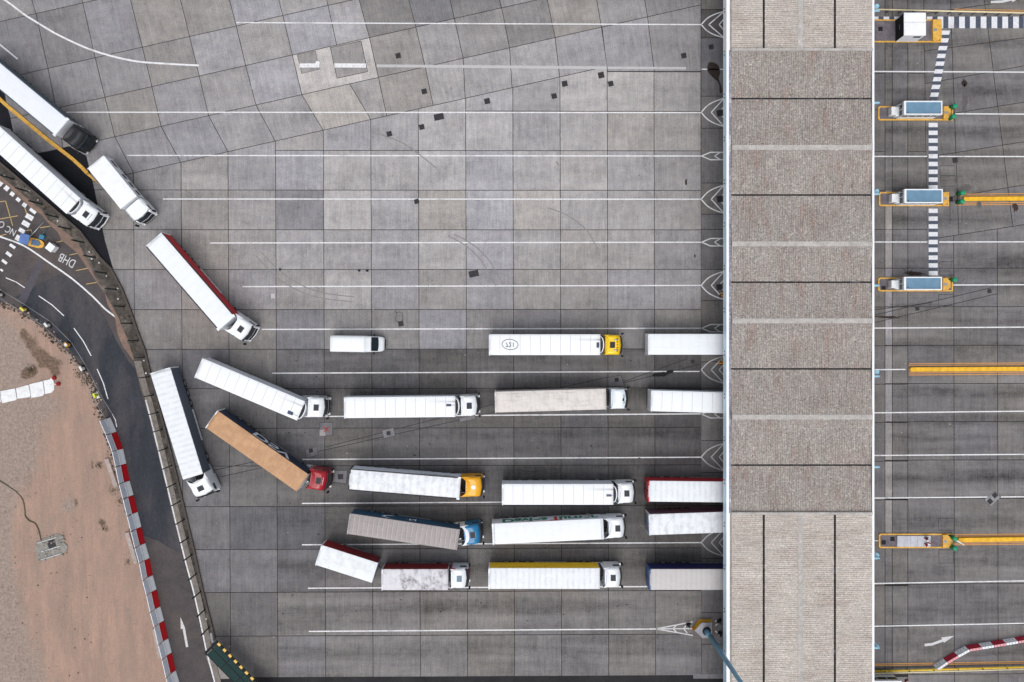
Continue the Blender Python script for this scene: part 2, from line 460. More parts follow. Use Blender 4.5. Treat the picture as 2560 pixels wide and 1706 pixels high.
# lanes beyond the canopy
for xa, xb, zn in ((2212.6, 2230.7, 'strip'), (2230.7, 2269.6, 'lane')):
    for y0, y1 in zip(ry2, ry2[1:]):
        z2 = zn if 510 < (y0 + y1) / 2 < 1335 else 'lane'
        if z2 == 'lane' and zn == 'strip': z2 = 'lane'
        slabs.append(([(xa, y0), (xb, y0), (xb, rowy(y1, xb)), (xa, rowy(y1, xa))], 0, z2))
top = [[(2269.6, -260), (2305, -260), (2318, 574), (2269.6, 574)]]
for y in ry2: top = cutall(top, (0, y), (100, y))
slabs += [(p, 0, 'lane') for p in top]
fan = [[(2305, -300), (2980, -300), (2980, 530), (2318, 630)]]
for (x0, y0, x1, y1) in ((2305, -60, 2560, -98), (2305, 36, 2560, -2), (2305, 129, 2560, 95), (2305, 211, 2560, 165), (2407, 280, 2560, 256), (2345, 389, 2560, 355), (2371, 494, 2560, 463), (2345, 595.6, 2560, 562)):
    fan = cutall(fan, (x0, y0), (x1, y1))
for (x0, y0, x1, y1) in ((2380, 110, 2390, 390), (2474, 105, 2531, 560), (2590, 100, 2650, 560), (2710, 100, 2770, 560)):
    fan = cutall(fan, (x0, y0), (x1, y1))
slabs += [(p, -9, 'lane') for p in fan if sum(t[1] - (595.6 - .156 * (t[0] - 2345)) for t in p) < 0]
low = [[(2269.6, 574), (2318, 574), (2318, 599.8), (2980, 496.5), (2980, 1800), (2269.6, 1800)]]
for y in ry2[9:]: low = cutall(low, (2269, rowy(y, 2269)), (2980, rowy(y, 2980)))
for x in (2384, 2493, 2604, 2716, 2830): low = cutall(low, (x, 500), (x + 2, 1500))
slabs += [(p, 0, 'lane') for p in low]

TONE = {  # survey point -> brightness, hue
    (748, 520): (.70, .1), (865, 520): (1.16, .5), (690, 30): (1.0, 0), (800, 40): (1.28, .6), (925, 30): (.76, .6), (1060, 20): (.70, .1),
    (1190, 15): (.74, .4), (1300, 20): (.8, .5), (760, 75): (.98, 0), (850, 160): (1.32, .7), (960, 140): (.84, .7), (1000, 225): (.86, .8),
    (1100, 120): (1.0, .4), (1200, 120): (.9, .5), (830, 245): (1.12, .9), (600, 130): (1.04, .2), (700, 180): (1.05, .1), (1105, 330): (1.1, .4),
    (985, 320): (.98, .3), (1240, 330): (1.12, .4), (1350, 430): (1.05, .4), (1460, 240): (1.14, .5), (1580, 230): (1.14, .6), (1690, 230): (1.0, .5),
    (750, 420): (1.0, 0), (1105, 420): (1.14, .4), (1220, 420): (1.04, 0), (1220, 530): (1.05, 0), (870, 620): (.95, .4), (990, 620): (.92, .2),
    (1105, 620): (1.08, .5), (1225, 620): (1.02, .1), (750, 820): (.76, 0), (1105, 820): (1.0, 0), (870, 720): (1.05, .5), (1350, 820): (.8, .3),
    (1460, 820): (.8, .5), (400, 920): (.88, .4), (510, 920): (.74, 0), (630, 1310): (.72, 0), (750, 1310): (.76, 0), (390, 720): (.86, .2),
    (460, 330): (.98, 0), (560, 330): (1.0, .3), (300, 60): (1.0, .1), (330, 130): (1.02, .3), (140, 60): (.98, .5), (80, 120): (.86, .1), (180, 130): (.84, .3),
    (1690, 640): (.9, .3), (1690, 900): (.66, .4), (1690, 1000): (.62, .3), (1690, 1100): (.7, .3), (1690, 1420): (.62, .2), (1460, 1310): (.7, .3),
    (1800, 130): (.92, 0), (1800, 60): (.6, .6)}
rnd = random.Random(5)
def build_slabs(name, zones, mat):
    me_v, me_f, tints, uvs = [], [], [], []
    for p, ang, zn in slabs:
        if zn not in zones or not p or len(p) < 3: continue
        cx = sum(t[0] for t in p) / len(p); cy = sum(t[1] for t in p) / len(p)
        w = [P(*t) for t in p]
        w = inset(w, .039)
        if area(w) < .05: continue
        base = 1.0; lane = 0.
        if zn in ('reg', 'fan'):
            # regional tone: pale centre, queueing lanes darkened by dirt and painted-in lorry shade
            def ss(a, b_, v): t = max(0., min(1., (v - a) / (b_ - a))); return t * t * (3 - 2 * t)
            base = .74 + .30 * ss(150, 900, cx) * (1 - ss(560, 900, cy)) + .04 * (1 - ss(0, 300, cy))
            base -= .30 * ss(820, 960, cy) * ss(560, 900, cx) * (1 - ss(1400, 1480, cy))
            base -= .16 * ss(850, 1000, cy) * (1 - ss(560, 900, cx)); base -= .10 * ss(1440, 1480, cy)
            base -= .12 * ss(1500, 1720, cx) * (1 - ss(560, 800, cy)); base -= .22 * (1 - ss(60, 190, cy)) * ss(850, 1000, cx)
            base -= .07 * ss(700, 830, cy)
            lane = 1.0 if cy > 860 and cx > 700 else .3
        if zn == 'mouth': base = .50; lane = .3
        if zn == 'under': base = .5; lane = .4
        if zn == 'lane': base = .54; lane = 1.25
        if zn == 'strip': base = .92; lane = .5
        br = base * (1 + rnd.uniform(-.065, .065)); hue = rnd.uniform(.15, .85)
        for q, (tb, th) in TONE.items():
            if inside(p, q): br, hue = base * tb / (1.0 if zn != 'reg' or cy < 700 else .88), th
        ca, sa = math.cos(R(ang)), math.sin(R(ang)); ou, ov = rnd.uniform(0, 300), rnd.uniform(0, 300)
        o = len(me_v); me_v += [(x, y, 0.) for x, y in w]; me_f.append(tuple(range(o, o + len(w))))
        for x, y in w:
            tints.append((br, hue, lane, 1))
            uvs.append((x * ca + y * -sa * -1 * -1 + ou if False else x * ca - y * sa + ou, x * sa + y * ca + ov))
    me = bpy.data.meshes.new(name); me.from_pydata(me_v, [], me_f); me.materials.append(mat)
    at = me.attributes.new('tint', 'FLOAT_COLOR', 'CORNER'); uvl = me.uv_layers.new(name='slab')
    for i in range(len(tints)):
        at.data[i].color = tints[i]; uvl.data[i].uv = uvs[i]
    return structure(link(name, me))
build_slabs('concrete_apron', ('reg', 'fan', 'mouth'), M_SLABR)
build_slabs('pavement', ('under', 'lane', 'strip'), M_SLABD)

def slab_sheet(name, px, z, br, hue=.3, ang=0., mat=None, lane=0.):
    w = [P(*p) for p in px]
    if area(w) < 0: w = w[::-1]
    me = bpy.data.meshes.new(name); me.from_pydata([(x, y, z) for x, y in w], [], [tuple(range(len(w)))])
    me.materials.append(mat or M_SLABR)
    at = me.attributes.new('tint', 'FLOAT_COLOR', 'CORNER'); uvl = me.uv_layers.new(name='slab')
    ou = rnd.uniform(0, 300)
    for i, (x, y) in enumerate(w):
        at.data[i].color = (br, hue, lane, 1); uvl.data[i].uv = (x + ou, y)
    return structure(link(name, me))

# thin sealed cuts, drawn as narrow sheets
def strip(mb, pts, wpx, z, mi=0):
    pts = [P(*p) for p in pts]; h = wpx * mpp() / 2; Ls, Rs = [], []
    for i, p in enumerate(pts):
        a = pts[max(0, i - 1)]; b = pts[min(len(pts) - 1, i + 1)]
        l = math.hypot(b[0] - a[0], b[1] - a[1]) or 1
        nx, ny = -(b[1] - a[1]) / l, (b[0] - a[0]) / l
        Ls.append((p[0] + nx * h, p[1] + ny * h, z)); Rs.append((p[0] - nx * h, p[1] - ny * h, z))
    for i in range(len(pts) - 1): mb.face([Rs[i], Rs[i + 1], Ls[i + 1], Ls[i]], mi)
def spline(pts, n=8):
    out = []
    for i in range(len(pts) - 1):
        p0 = pts[max(0, i - 1)]; p1 = pts[i]; p2 = pts[i + 1]; p3 = pts[min(len(pts) - 1, i + 2)]
        for k in range(n):
            t = k / n
            out.append(tuple(.5 * (2 * p1[c] + (p2[c] - p0[c]) * t + (2 * p0[c] - 5 * p1[c] + 4 * p2[c] - p3[c]) * t * t + (3 * p1[c] - p0[c] - 3 * p2[c] + p3[c]) * t ** 3) for c in range(2)))
    return out + [pts[-1]]

Z1, Z2, Z3 = .004, .008, .012
# repair inserts in the light slab
for q in ([(742, 137), (789, 127), (799, 174), (754, 185)], [(825, 119), (903, 102), (920, 180), (842, 197)]):
    sheet('concrete_patch_joint', q, Z1, M_JOINT)
    c = (sum(t[0] for t in q) / 4, sum(t[1] for t in q) / 4)
    slab_sheet('concrete_patch', [(c[0] + (x - c[0]) * .965, c[1] + (y - c[1]) * .965) for x, y in q], Z2, .84, .6)
# chamber surrounds
for q, br in (([(954, 1077), (984, 1069), (989, 1090), (959, 1097)], .56), ([(761, 1124), (792, 1117), (797, 1138), (766, 1146)], .55),
              ([(835, 1176), (869, 1176), (866, 1210), (831, 1206)], .58), ([(1519, 945), (1553, 938), (1562, 967), (1520, 966)], .55),
              ([(799, 1056), (832, 1056), (832, 1090), (799, 1090)], .5), ([(2460, 1250), (2487, 1227), (2503, 1243), (2476, 1269)], .8),
              ([(1146, 1047), (1188, 1038), (1190, 1047), (1149, 1055)], .6)):
    sheet('chamber_joint', q, Z1, M_JOINT)
    c = (sum(t[0] for t in q) / 4, sum(t[1] for t in q) / 4)
    slab_sheet('chamber_slab', [(c[0] + (x - c[0]) * .94, c[1] + (y - c[1]) * .94) for x, y in q], Z2, br, 0.)
slab_sheet('pale_patch', [(799, 1075), (812, 1075), (814, 1090), (799, 1090)], Z3, .95, .4)
slab_sheet('pale_patch_small', [(677, 735), (687, 734), (688, 746), (678, 747)], Z1, 1.35, .3)
slab_sheet('pale_patch_blue', [(626, 203), (638, 200), (640, 221), (629, 223)], Z1, 1.2, 0)
mb = MB()
for a, b in (((814, 1118), (1236, 1011)), ((796, 1129), (1236, 1031)), ((535, 1176), (635, 1155)), ((550, 1193), (661, 1168)),
             ((1400, 970), (1520, 943)), ((1558, 955), (1716, 898)), ((1562, 957), (1747, 912)), ((2186, 788), (2478, 720)), ((2186, 807), (2492, 735)), ((2186, 775), (2330, 757))):
    strip(mb, [a, b], 1.7, Z1)
for x0, y0, x1, y1 in ((2352, 440, 2388, 466), (2349, 655, 2384, 688), (2347, 737, 2384, 764), (2375, 502, 2405, 560), (2346, 1296, 2385, 1326), (2347, 1375, 2384, 1408), (2350, 415, 2387, 440)):
    strip(mb, [(x0, y0), (x1, y0), (x1, y1), (x0, y1), (x0, y0)], 1.5, Z1)
structure(mb.build('sealed_cuts', M_STEEL))
# oil and water stains with their own outline
M_OIL = ground_mat('oil stain', lin(52, 44, 42), lin(40, 34, 33), 1.5, .3, lin(66, 50, 42), (.45, .6), 9, .6, .1)
M_TAR = ground_mat('black spill', lin(26, 25, 28), lin(20, 20, 22), 1.5, .3, None, (.5, .6), 9, .6, .1)
M_DAMP = ground_mat('damp stain', lin(104, 100, 100), lin(88, 85, 87), 1.0, .35, None, (.5, .6), 9, .8, .1)
sheet('oil_stain', spline([(1768, 168), (1772, 157), (1782, 156), (1794, 162), (1799, 172), (1800, 185), (1797, 196), (1802, 212), (1806, 228), (1803, 234), (1799, 230), (1798, 214), (1793, 203), (1784, 196), (1775, 186), (1769, 178), (1768, 168)], 4)[:-1], Z1, M_OIL)
def blob(cx, cy, rx, ry, n=26, jag=.3, rot=0.):
    out = []
    for i in range(n):
        a = 2 * math.pi * i / n; k = 1 + rnd.uniform(-jag, jag)
        x, y = math.cos(a) * rx * k, math.sin(a) * ry * k
        out.append((cx + x * math.cos(R(rot)) - y * math.sin(R(rot)), cy + x * math.sin(R(rot)) + y * math.cos(R(rot))))
    return out
for i, (cx, cy, rx, ry, rot, m) in enumerate(((1652, 936, 20, 6, -8, M_TAR), (1672, 931, 13, 4, -14, M_TAR), (2413, 245, 8, 38, 6, M_DAMP), (2411, 208, 7, 9, 0, M_OIL),
        (2448, 512, 6, 8, 0, M_DAMP), (2538, 518, 7, 11, 0, M_OIL), (2285, 684, 24, 5, 4, M_OIL), (2215, 793, 36, 3, 3, M_OIL), (2415, 470, 16, 9, 0, M_DAMP), (1715, 456, 3, 8, 0, M_OIL), (1737, 640, 2, 4, 0, M_OIL), (700, 674, 3, 3, 0, M_TAR), (918, 677, 4, 3, 0, M_TAR), (898, 677, 4, 3, 0, M_TAR))):
    sheet('ground_stain', blob(cx, cy, rx, ry, 26, .3, rot), Z2 if i > 1 else Z3 + .004 * i, m)
rq = random.Random(77); mbo, mbs, mbt = MB(), MB(), MB()
for yl in (860, 985, 1100, 1200, 1310, 1410, 1525, 770, 660, 550, 440, 335, 230):
    k = 16 if yl > 820 else 4
    for _ in range(k):
        x = rq.uniform(700, 1740) if yl > 820 else rq.uniform(500, 1750); y = yl + rq.gauss(0, 26); r0 = rq.uniform(.5, 1.5) * (1.3 if yl > 820 else .8)
        mbo.face([P3(a, b, Z1 + .0015) for a, b in blob(x, y, r0 * rq.uniform(1, 1.8), r0, 9, .25)][::-1])
for _ in range(90):
    x, y = rq.uniform(300, 2540), rq.uniform(20, 1680)
    if 1800 < x < 2190: continue
    mbs.face([P3(a, b, Z1 + .002) for a, b in blob(x, y, rq.uniform(.6, 1.3), rq.uniform(.5, 1.1), 6, .3)][::-1])
structure(mbo.build('oil_spots', M_OIL)); structure(mbs.build('bird_droppings', paint('dropping white', (214, 214, 210), .8)), 'stuff')
for pts in ([(1120, 590), (1165, 615), (1205, 655), (1240, 715)], [(1135, 586), (1182, 612), (1223, 652), (1258, 712)], [(1370, 520), (1420, 540), (1470, 580), (1500, 640)], [(640, 640), (700, 700), (780, 740), (880, 755)], [(650, 628), (712, 688), (790, 728), (886, 743)], [(1290, 1000), (1330, 985), (1420, 970)], [(930, 330), (1010, 360), (1090, 420)]):
    strip(mbt, spline(pts, 6), 2.6, Z1 + .001)
structure(mbt.build('tyre_marks', line_mat('tyre mark', (128, 125, 127), 1.0, (146, 143, 143))))
mb = MB()
for pts in ([(988, 778), (993, 787), (989, 795), (990, 802), (1001, 806), (1008, 800), (1005, 790), (1007, 784), (998, 780), (993, 783), (988, 778)], [(1292, 1175), (1330, 1180), (1352, 1178)], [(1390, 405), (1398, 414)], [(2225, 760), (2234, 768), (2248, 764)], [(2405, 705), (2410, 698)], [(2258, 672), (2264, 678), (2275, 680), (2282, 673)]):
    strip(mb, pts, 1.3, Z1 + .003)
structure(mb.build('cracks', M_STEEL))
# red spray cross
mb = MB(); strip(mb, [(810, 1068), (822, 1079)], 2.6, .016); strip(mb, [(821, 1067), (811, 1080)], 2.6, .020)
structure(mb.build('red_cross_marking', paint('spray red', (170, 44, 36), .8, var=.2)))

# ---------------------------------------------------------------- lane markings
mb = MB()
W3 = 2.8
lanes = [(590, 57, 1754, 62), (166, 281, 1754, 282), (318, 389, 1754, 390.5), (408, 498, 1754, 498.5), (525, 608, 1754, 606), (606, 717, 1754, 714), (655, 824, 1752, 821),
         (680, 933.5, 1749, 929), (762, 1042, 1752, 1035), (756, 1149, 1752, 1143.5), (755, 1259, 1560, 1254), (755, 1362.5, 1753, 1357), (770, 1471, 1618, 1467), (772, 1579, 1640, 1573)]
for x0, y0, x1, y1 in lanes: strip(mb, [(x0, y0), (x1, y1)], W3, Z1)
for x0, y0, x1, y1 in ((2150, 179, 2600, 181), (2388, 285, 2600, 286), (2150, 391.5, 2318, 391.5), (2348, 391.5, 2600, 392), (2150, 605.5, 2318, 605.5), (2348, 605.5, 2600, 605),
                       (2383, 713, 2600, 712), (2150, 821, 2600, 818), (2150, 925, 2264, 924), (2150, 1033, 2600, 1028), (2150, 1139.5, 2600, 1136), (2150, 1246, 2600, 1242),
                       (2150, 1352.5, 2196, 1352), (2150, 1460, 2600, 1452), (2150, 1567, 2600, 1558)):
    strip(mb, [(x0, y0), (x1, y1)], W3, Z1)
# edge lines top left
strip(mb, spline([(-60, -40), (11, 0), (60, 36), (95, 58), (150, 90), (234, 127), (330, 152), (420, 160), (497, 164)], 8), 4.4, Z1)
strip(mb, [(-40, 70), (0, 112), (44, 148)], 4, Z1)
# thick repaired pieces of the old line
strip(mb, [(749, 164.5), (798, 164)], 10.5, .013); strip(mb, [(836, 164), (915, 164.5)], 10.5, .013)
mb.face([P3(794 + 5.5 * math.cos(a), 158 + 5.5 * math.sin(a), .016) for a in [-2 * math.pi * i / 14 for i in range(14)]])
structure(mb.build('lane_markings', M_LINE))
mb = MB()
strip(mb, [(942, 165), (1180, 167), (1420, 169), (1517, 170)], 7, Z1); strip(mb, [(1520, 170), (1715, 171)], 6, Z1)
structure(mb.build('old_lane_markings', M_LINEF))
# chevrons at the canopy mouth
mbw = MB(); mbg = MB(); wc = 2.9
strip(mbw, [(1754, 173.5), (1830, 174)], wc, Z1)
for y in (62, 281.5, 498.5, 714, 925, 1143, 1357):
    mb = mbw if y < 760 else mbg
    d = 31 if y == 62 else (33 if y < 900 else 32)
    ap = 1753; ia = 1772 if y == 62 else 1778
    for sg in (-1, 1):
        strip(mb, spline([(ap, y), (1768, y + sg * d * .5), (1786, y + sg * d * .82), (1809, y + sg * d * 1.06)], 5), wc, Z1)
        strip(mb, [(ia, y), (1808, y + sg * d * 1.0)], wc, .0075)
        strip(mb, [(1798, y), (1818, y + sg * 24)], wc, Z1)
for y in (390.5, 606, 821, 1036):
    mb = mbw if y < 760 else mbg
    for sg in (-1, 1):
        strip(mb, [(1754, y), (1776, y + sg * 9.3), (1822, y + sg * 9.3)], wc, Z1)
        strip(mb, [(1786, y), (1800, y + sg * 8.6)], wc, .0075)
for sg in (-1, 1):
    strip(mb, [(1640, 1572.6), (1738, 1572 + sg * 18)], wc, Z1)
for x, d in ((1682, 8), (1709, 11)):
    for sg in (-1, 1): strip(mb, [(x, 1572), (x + 9, 1572 + sg * d)], wc, .0075)
strip(mb, [(1650, 1572.6), (1732, 1572)], wc, Z1)
for x, y, x2, y2 in ((1788, 1554, 1797, 1549), (1788, 1565, 1794, 1560), (1788, 1577, 1800, 1590)): strip(mb, [(x, y), (x2, y2)], wc, Z1)
structure(mbw.build('chevron_markings', M_LINE)); structure(mbg.build('worn_chevron_markings', M_LINEG))
# double yellow lines along the lane kerbs
mb = MB()
for y0, x0, sl in ((486, 2390, -.01), (490.5, 2390, -.01), (508.5, 2390, -.01), (513, 2390, -.01), (910, 2272, -.008), (914.5, 2272, -.008), (933, 2272, -.008), (938, 2272, -.008),
                   (1337, 2385, -.008), (1341, 2385, -.008), (1358.5, 2385, -.008), (1362.5, 2385, -.008), (1661.5, 2150, -.0175), (1665.5, 2150, -.0175), (23, 2385, .02), (27, 2385, .02)):
    strip(mb, [(x0, y0), (2600, y0 + sl * (2600 - x0))], 1.8, Z1)
structure(mb.build('yellow_line_markings', M_YLINE))
# walkway hatching
mw, md = MB(), MB()
def cell(m, cx, cy, w, h, sk=0.): m.face([P3(cx - w / 2 - sk, cy + h / 2, Z2), P3(cx + w / 2 - sk, cy + h / 2, Z2), P3(cx + w / 2 + sk, cy - h / 2, Z2), P3(cx - w / 2 + sk, cy - h / 2, Z2)])
for i in range(15):
    x = 2189 + i * 27.0
    cell(mw, x, 56.5, 14.2, 29); cell(md, x + 13.6, 56.5, 12.6, 29)
yy = 82
while yy < 252:
    t = (yy - 75) / 175; x = 2365 - 31 * t
    cell(mw, x, yy, 21 - 1 * t, 10.5, 1.6); cell(md, x - 1.8, yy + 9.8, 21 - t, 8, 1.4); yy += 19.4
yy = 313
while yy < 690:
    if not 470 < yy < 518:
        cell(mw, 2333, yy, 22.5, 10.8)
        if yy + 9.6 < 690 and not 470 < yy + 9.6 < 515: cell(md, 2333, yy + 9.8, 22.5, 8)
    yy += 19.5
structure(mw.build('walkway_marking', M_ZLINE)); structure(md.build('walkway_marking_dark', M_ZDARK))
# arrows
def arrow(pts_body, w, head, name):
    m = MB(); strip(m, pts_body, w, Z2 + .01); m.face([P3(*h, Z3 + .01) for h in head]); return structure(m.build(name, M_LINEG))
arrow([(2311, 1613), (2330, 1611), (2358, 1601)], 6.5, [(2353, 1594), (2386, 1590), (2360, 1607.5)][::-1], 'arrow_marking')
arrow([(2477, 6), (2505, 4.5), (2530, -1)], 6, [(2525, -8), (2560, -12), (2531, 6)][::-1], 'arrow_marking_top')
arrow([(468, 1618), (459, 1568)], 6, [(451, 1543), (463, 1571), (452, 1573)], 'arrow_marking_road')

# ---------------------------------------------------------------- the road on the left
wall_e = [(-160, 262), (-60, 352), (0, 403), (76, 468), (157, 537), (203, 577), (254, 643.6), (281.7, 672.7), (309, 723.5), (329, 774.4), (349, 832.6), (367, 880), (376, 920),
          (405, 1030), (432.5, 1136), (459.7, 1252), (488.8, 1376), (512.4, 1485), (536, 1577.6), (540, 1600)]
bank_ne = [(-160, 330), (-60, 400), (0, 439), (33, 466), (75, 502), (104, 524), (120, 550), (147, 567), (187, 599), (203.5, 622), (232.6, 683.6), (254.4, 720), (280, 763.5), (301.6, 807), (320, 851), (336, 903)]
bank_sw = [(-160, 345), (-60, 414), (0, 453), (20, 466), (44, 489), (80, 522), (102, 536), (127, 565), (145, 581), (153, 600), (174, 617), (193, 633), (225, 680), (236, 698), (262, 734), (269, 763), (287, 792), (294, 836), (309, 869), (331, 899)]
kerb_w = [(336, 903), (350, 955), (363.4, 999.7), (381.6, 1068.8), (398, 1136), (419.8, 1226.9), (441.6, 1317.7), (463.4, 1405), (485, 1485), (503.3, 1568.5), (514.3, 1623), (534, 1697.5), (560, 1800)]
lot = [(-200, 690), (0, 760), (22, 764), (47, 775), (73, 793), (102, 815), (120, 833), (142, 851), (164, 876), (182, 895), (200, 920), (215, 942), (233, 964), (240, 989), (247, 1025), (258, 1047), (266, 1071),
       (275, 1100), (285, 1130), (300, 1190), (318, 1260), (338, 1340), (360, 1420), (384, 1510), (408, 1600), (432, 1700), (458, 1800)]
road = [(-200, 470)] + [(x, y) for x, y in bank_ne[1:]] + kerb_w[1:] + [(440, 1800), (-200, 1800)]
sheet('road', road, Z2, M_ASPH)
sheet('road_surface', [(40, 742), (66, 727), (105, 705), (145, 688), (196, 700), (228, 735), (262, 790), (290, 850), (322, 905), (338, 920), (350, 970), (363, 1013), (381, 1083), (398, 1150), (420, 1240), (441, 1332), (454, 1381),
      (440, 1379), (420, 1368), (395, 1352), (372, 1345), (350, 1335), (338, 1310), (318, 1235), (298, 1150), (280, 1075), (262, 1010), (246, 960), (205, 905), (160, 860), (110, 815), (60, 775)], Z3, M_ASPN)
mb = MB()   # sunken service trench across the road
for a, b, c, d in (((98, 650), (112, 655), (62, 762), (44, 752)),): mb.face([P3(*q, .016) for q in (d, c, b, a)])
structure(mb.build('road_trench', ground_mat('trench asphalt', lin(92, 88, 96), lin(78, 76, 84), .6, .4)))
sheet('asphalt_patch', [(-160, 100), (-30, 195), (0, 223), (12, 236), (17, 266), (25, 289), (33, 330), (95, 383), (132, 376), (172, 366), (216, 390), (222, 415), (233, 460), (246, 520), (262, 600), (283, 673)] + wall_e[6::-1], Z2, M_ASPD)
sheet('bottom_road', [(515, 1694), (1000, 1692), (1760, 1688), (1900, 1688), (1900, 1900), (440, 1900)], Z1, ground_mat('bottom asphalt', lin(52, 51, 54), lin(40, 39, 42), .6, .4))
slab_sheet('kerb_strip', [(1733, 1686), (1830, 1686), (1830, 1697), (1733, 1697)], Z2, .62, 0)
# bank of washed sand, weedy verge and the low kerb wall
sheet('sandy_bank', bank_sw + bank_ne[::-1], .02, M_BANK)
sheet('verge', bank_ne + [(350, 955), (374, 1031), (402, 1136), (424, 1227), (446, 1318), (468, 1405), (490, 1485), (508, 1568), (520, 1625)] + [(545, 1640)] + wall_e[::-1], .024, M_VERGE)
m = MB()
for pts, w in ((kerb_w, 17),):
    e = [(x + w, y - 1) for x, y in pts]
    m.prism([P(*q) for q in pts] + [P(*q) for q in e[::-1]], .0, .12)
structure(m.build('kerb', paint('weathered kerb', (128, 121, 115), .9, var=.15, scale=2, dirt=.5)))
m = MB()
for a, b in zip(wall_e, wall_e[1:]):
    d = (b[0] - a[0], b[1] - a[1]); l = math.hypot(*d); nx, ny = d[1] / l * 5, -d[0] / l * 5
    m.prism([P(*a), P(*b), P(b[0] - nx, b[1] - ny), P(a[0] - nx, a[1] - ny)], .0, .34)
tag(m.build('low_wall', M_WALLC), 'long low dark concrete wall curving between the asphalt road and the lorry apron', 'wall')
mb = MB()
strip(mb, [(x + 1.5, y) for x, y in kerb_w[2:]], 3.4, .1235)
strip(mb, spline([(-60, 570), (0, 592), (60, 615), (120, 655), (180, 697), (230, 740), (262, 772), (288, 792)], 6), 4, .017)
for a, b in (((15, 695), (62, 720)), ((97, 740), (160, 790)), ((185, 821), (228, 890)), ((243, 923), (270, 998)), ((281, 1036), (292, 1068))):
    strip(mb, [a, ((a[0] + b[0]) / 2 + 2, (a[1] + b[1]) / 2 - 2), b], 2.3, .017)
# square blocks of the give-way marking
for cx, cy, w, h, rot in ((0, 458, 14, 13, 40), (16.5, 471, 12, 12, 40), (30.5, 485.5, 11, 10, 35), (45.5, 499.5, 11, 9, 40), (61, 513, 11, 10, 35), (82, 528, 18, 8, 38), (73.5, 543, 20, 12, 30), (64.5, 560, 20, 12, 30),
                          (54.5, 577, 16, 10, 30), (46, 596, 15, 14, 30), (59.5, 591, 8, 10, 20), (31, 616, 16, 7, 35), (22, 636, 16, 8, 38), (11, 655, 15, 7, 38), (4, 676, 8, 5, 38)):
    c, s = math.cos(R(rot)), math.sin(R(rot))
    mb.face([P3(cx + x * c - y * s, cy + x * s + y * c, .016) for x, y in ((-w / 2, h / 2), (w / 2, h / 2), (w / 2, -h / 2), (-w / 2, -h / 2))])
structure(mb.build('road_markings', M_LINE))
mb = MB()
for a, b in (((0, 505), (14, 503)), ((14, 503), (32, 565)), ((0, 548), (45, 540)), ((62, 520), (67, 535)), ((100, 570), (125, 566)), ((141, 606), (160, 602)), ((174, 638), (198, 633)), ((190, 677), (220, 671)), ((215, 711), (244, 706)), ((66, 577), (78, 575)), ((78, 575), (81, 585)), ((0, 590), (16, 586))):
    strip(mb, [a, b], 2, .0165)
structure(mb.build('faded_road_markings', line_mat('faded yellow paint', (190, 164, 104), .6, (110, 104, 96))))
def lettering(txt, loc, rot, size, mat, parent=None, mirror=False, bold=0., sx=1., name='lettering', ext=.003):
    cu = bpy.data.curves.new(name, 'FONT'); cu.body = txt; cu.size = size; cu.align_x = 'CENTER'; cu.align_y = 'CENTER'
    cu.extrude = ext; cu.offset = bold; cu.materials.append(mat)
    tmp = bpy.data.objects.new('tmp', cu); C.objects.link(tmp)
    dg = bpy.context.evaluated_depsgraph_get(); dg.update()
    me = bpy.data.meshes.new_from_object(tmp.evaluated_get(dg))
    bpy.data.objects.remove(tmp)
    me.name = name
    o = link(name, me, parent, loc); o.rotation_euler = rot; o.scale = (sx * (-1 if mirror else 1), 1, 1); return o
structure(lettering('DHB', P3(168, 651, .02), (0, 0, R(180 - 28)), 1.55, M_LINEG, name='road_lettering', sx=.72))
structure(lettering('NC', P3(27, 577, .02), (0, 0, R(180 - 28)), 1.2, M_LINEG, name='road_lettering', sx=.8))
structure(lettering('O', P3(4, 561, .02), (0, 0, R(180 - 20)), 1.2, M_LINEG, name='road_lettering', sx=.8))

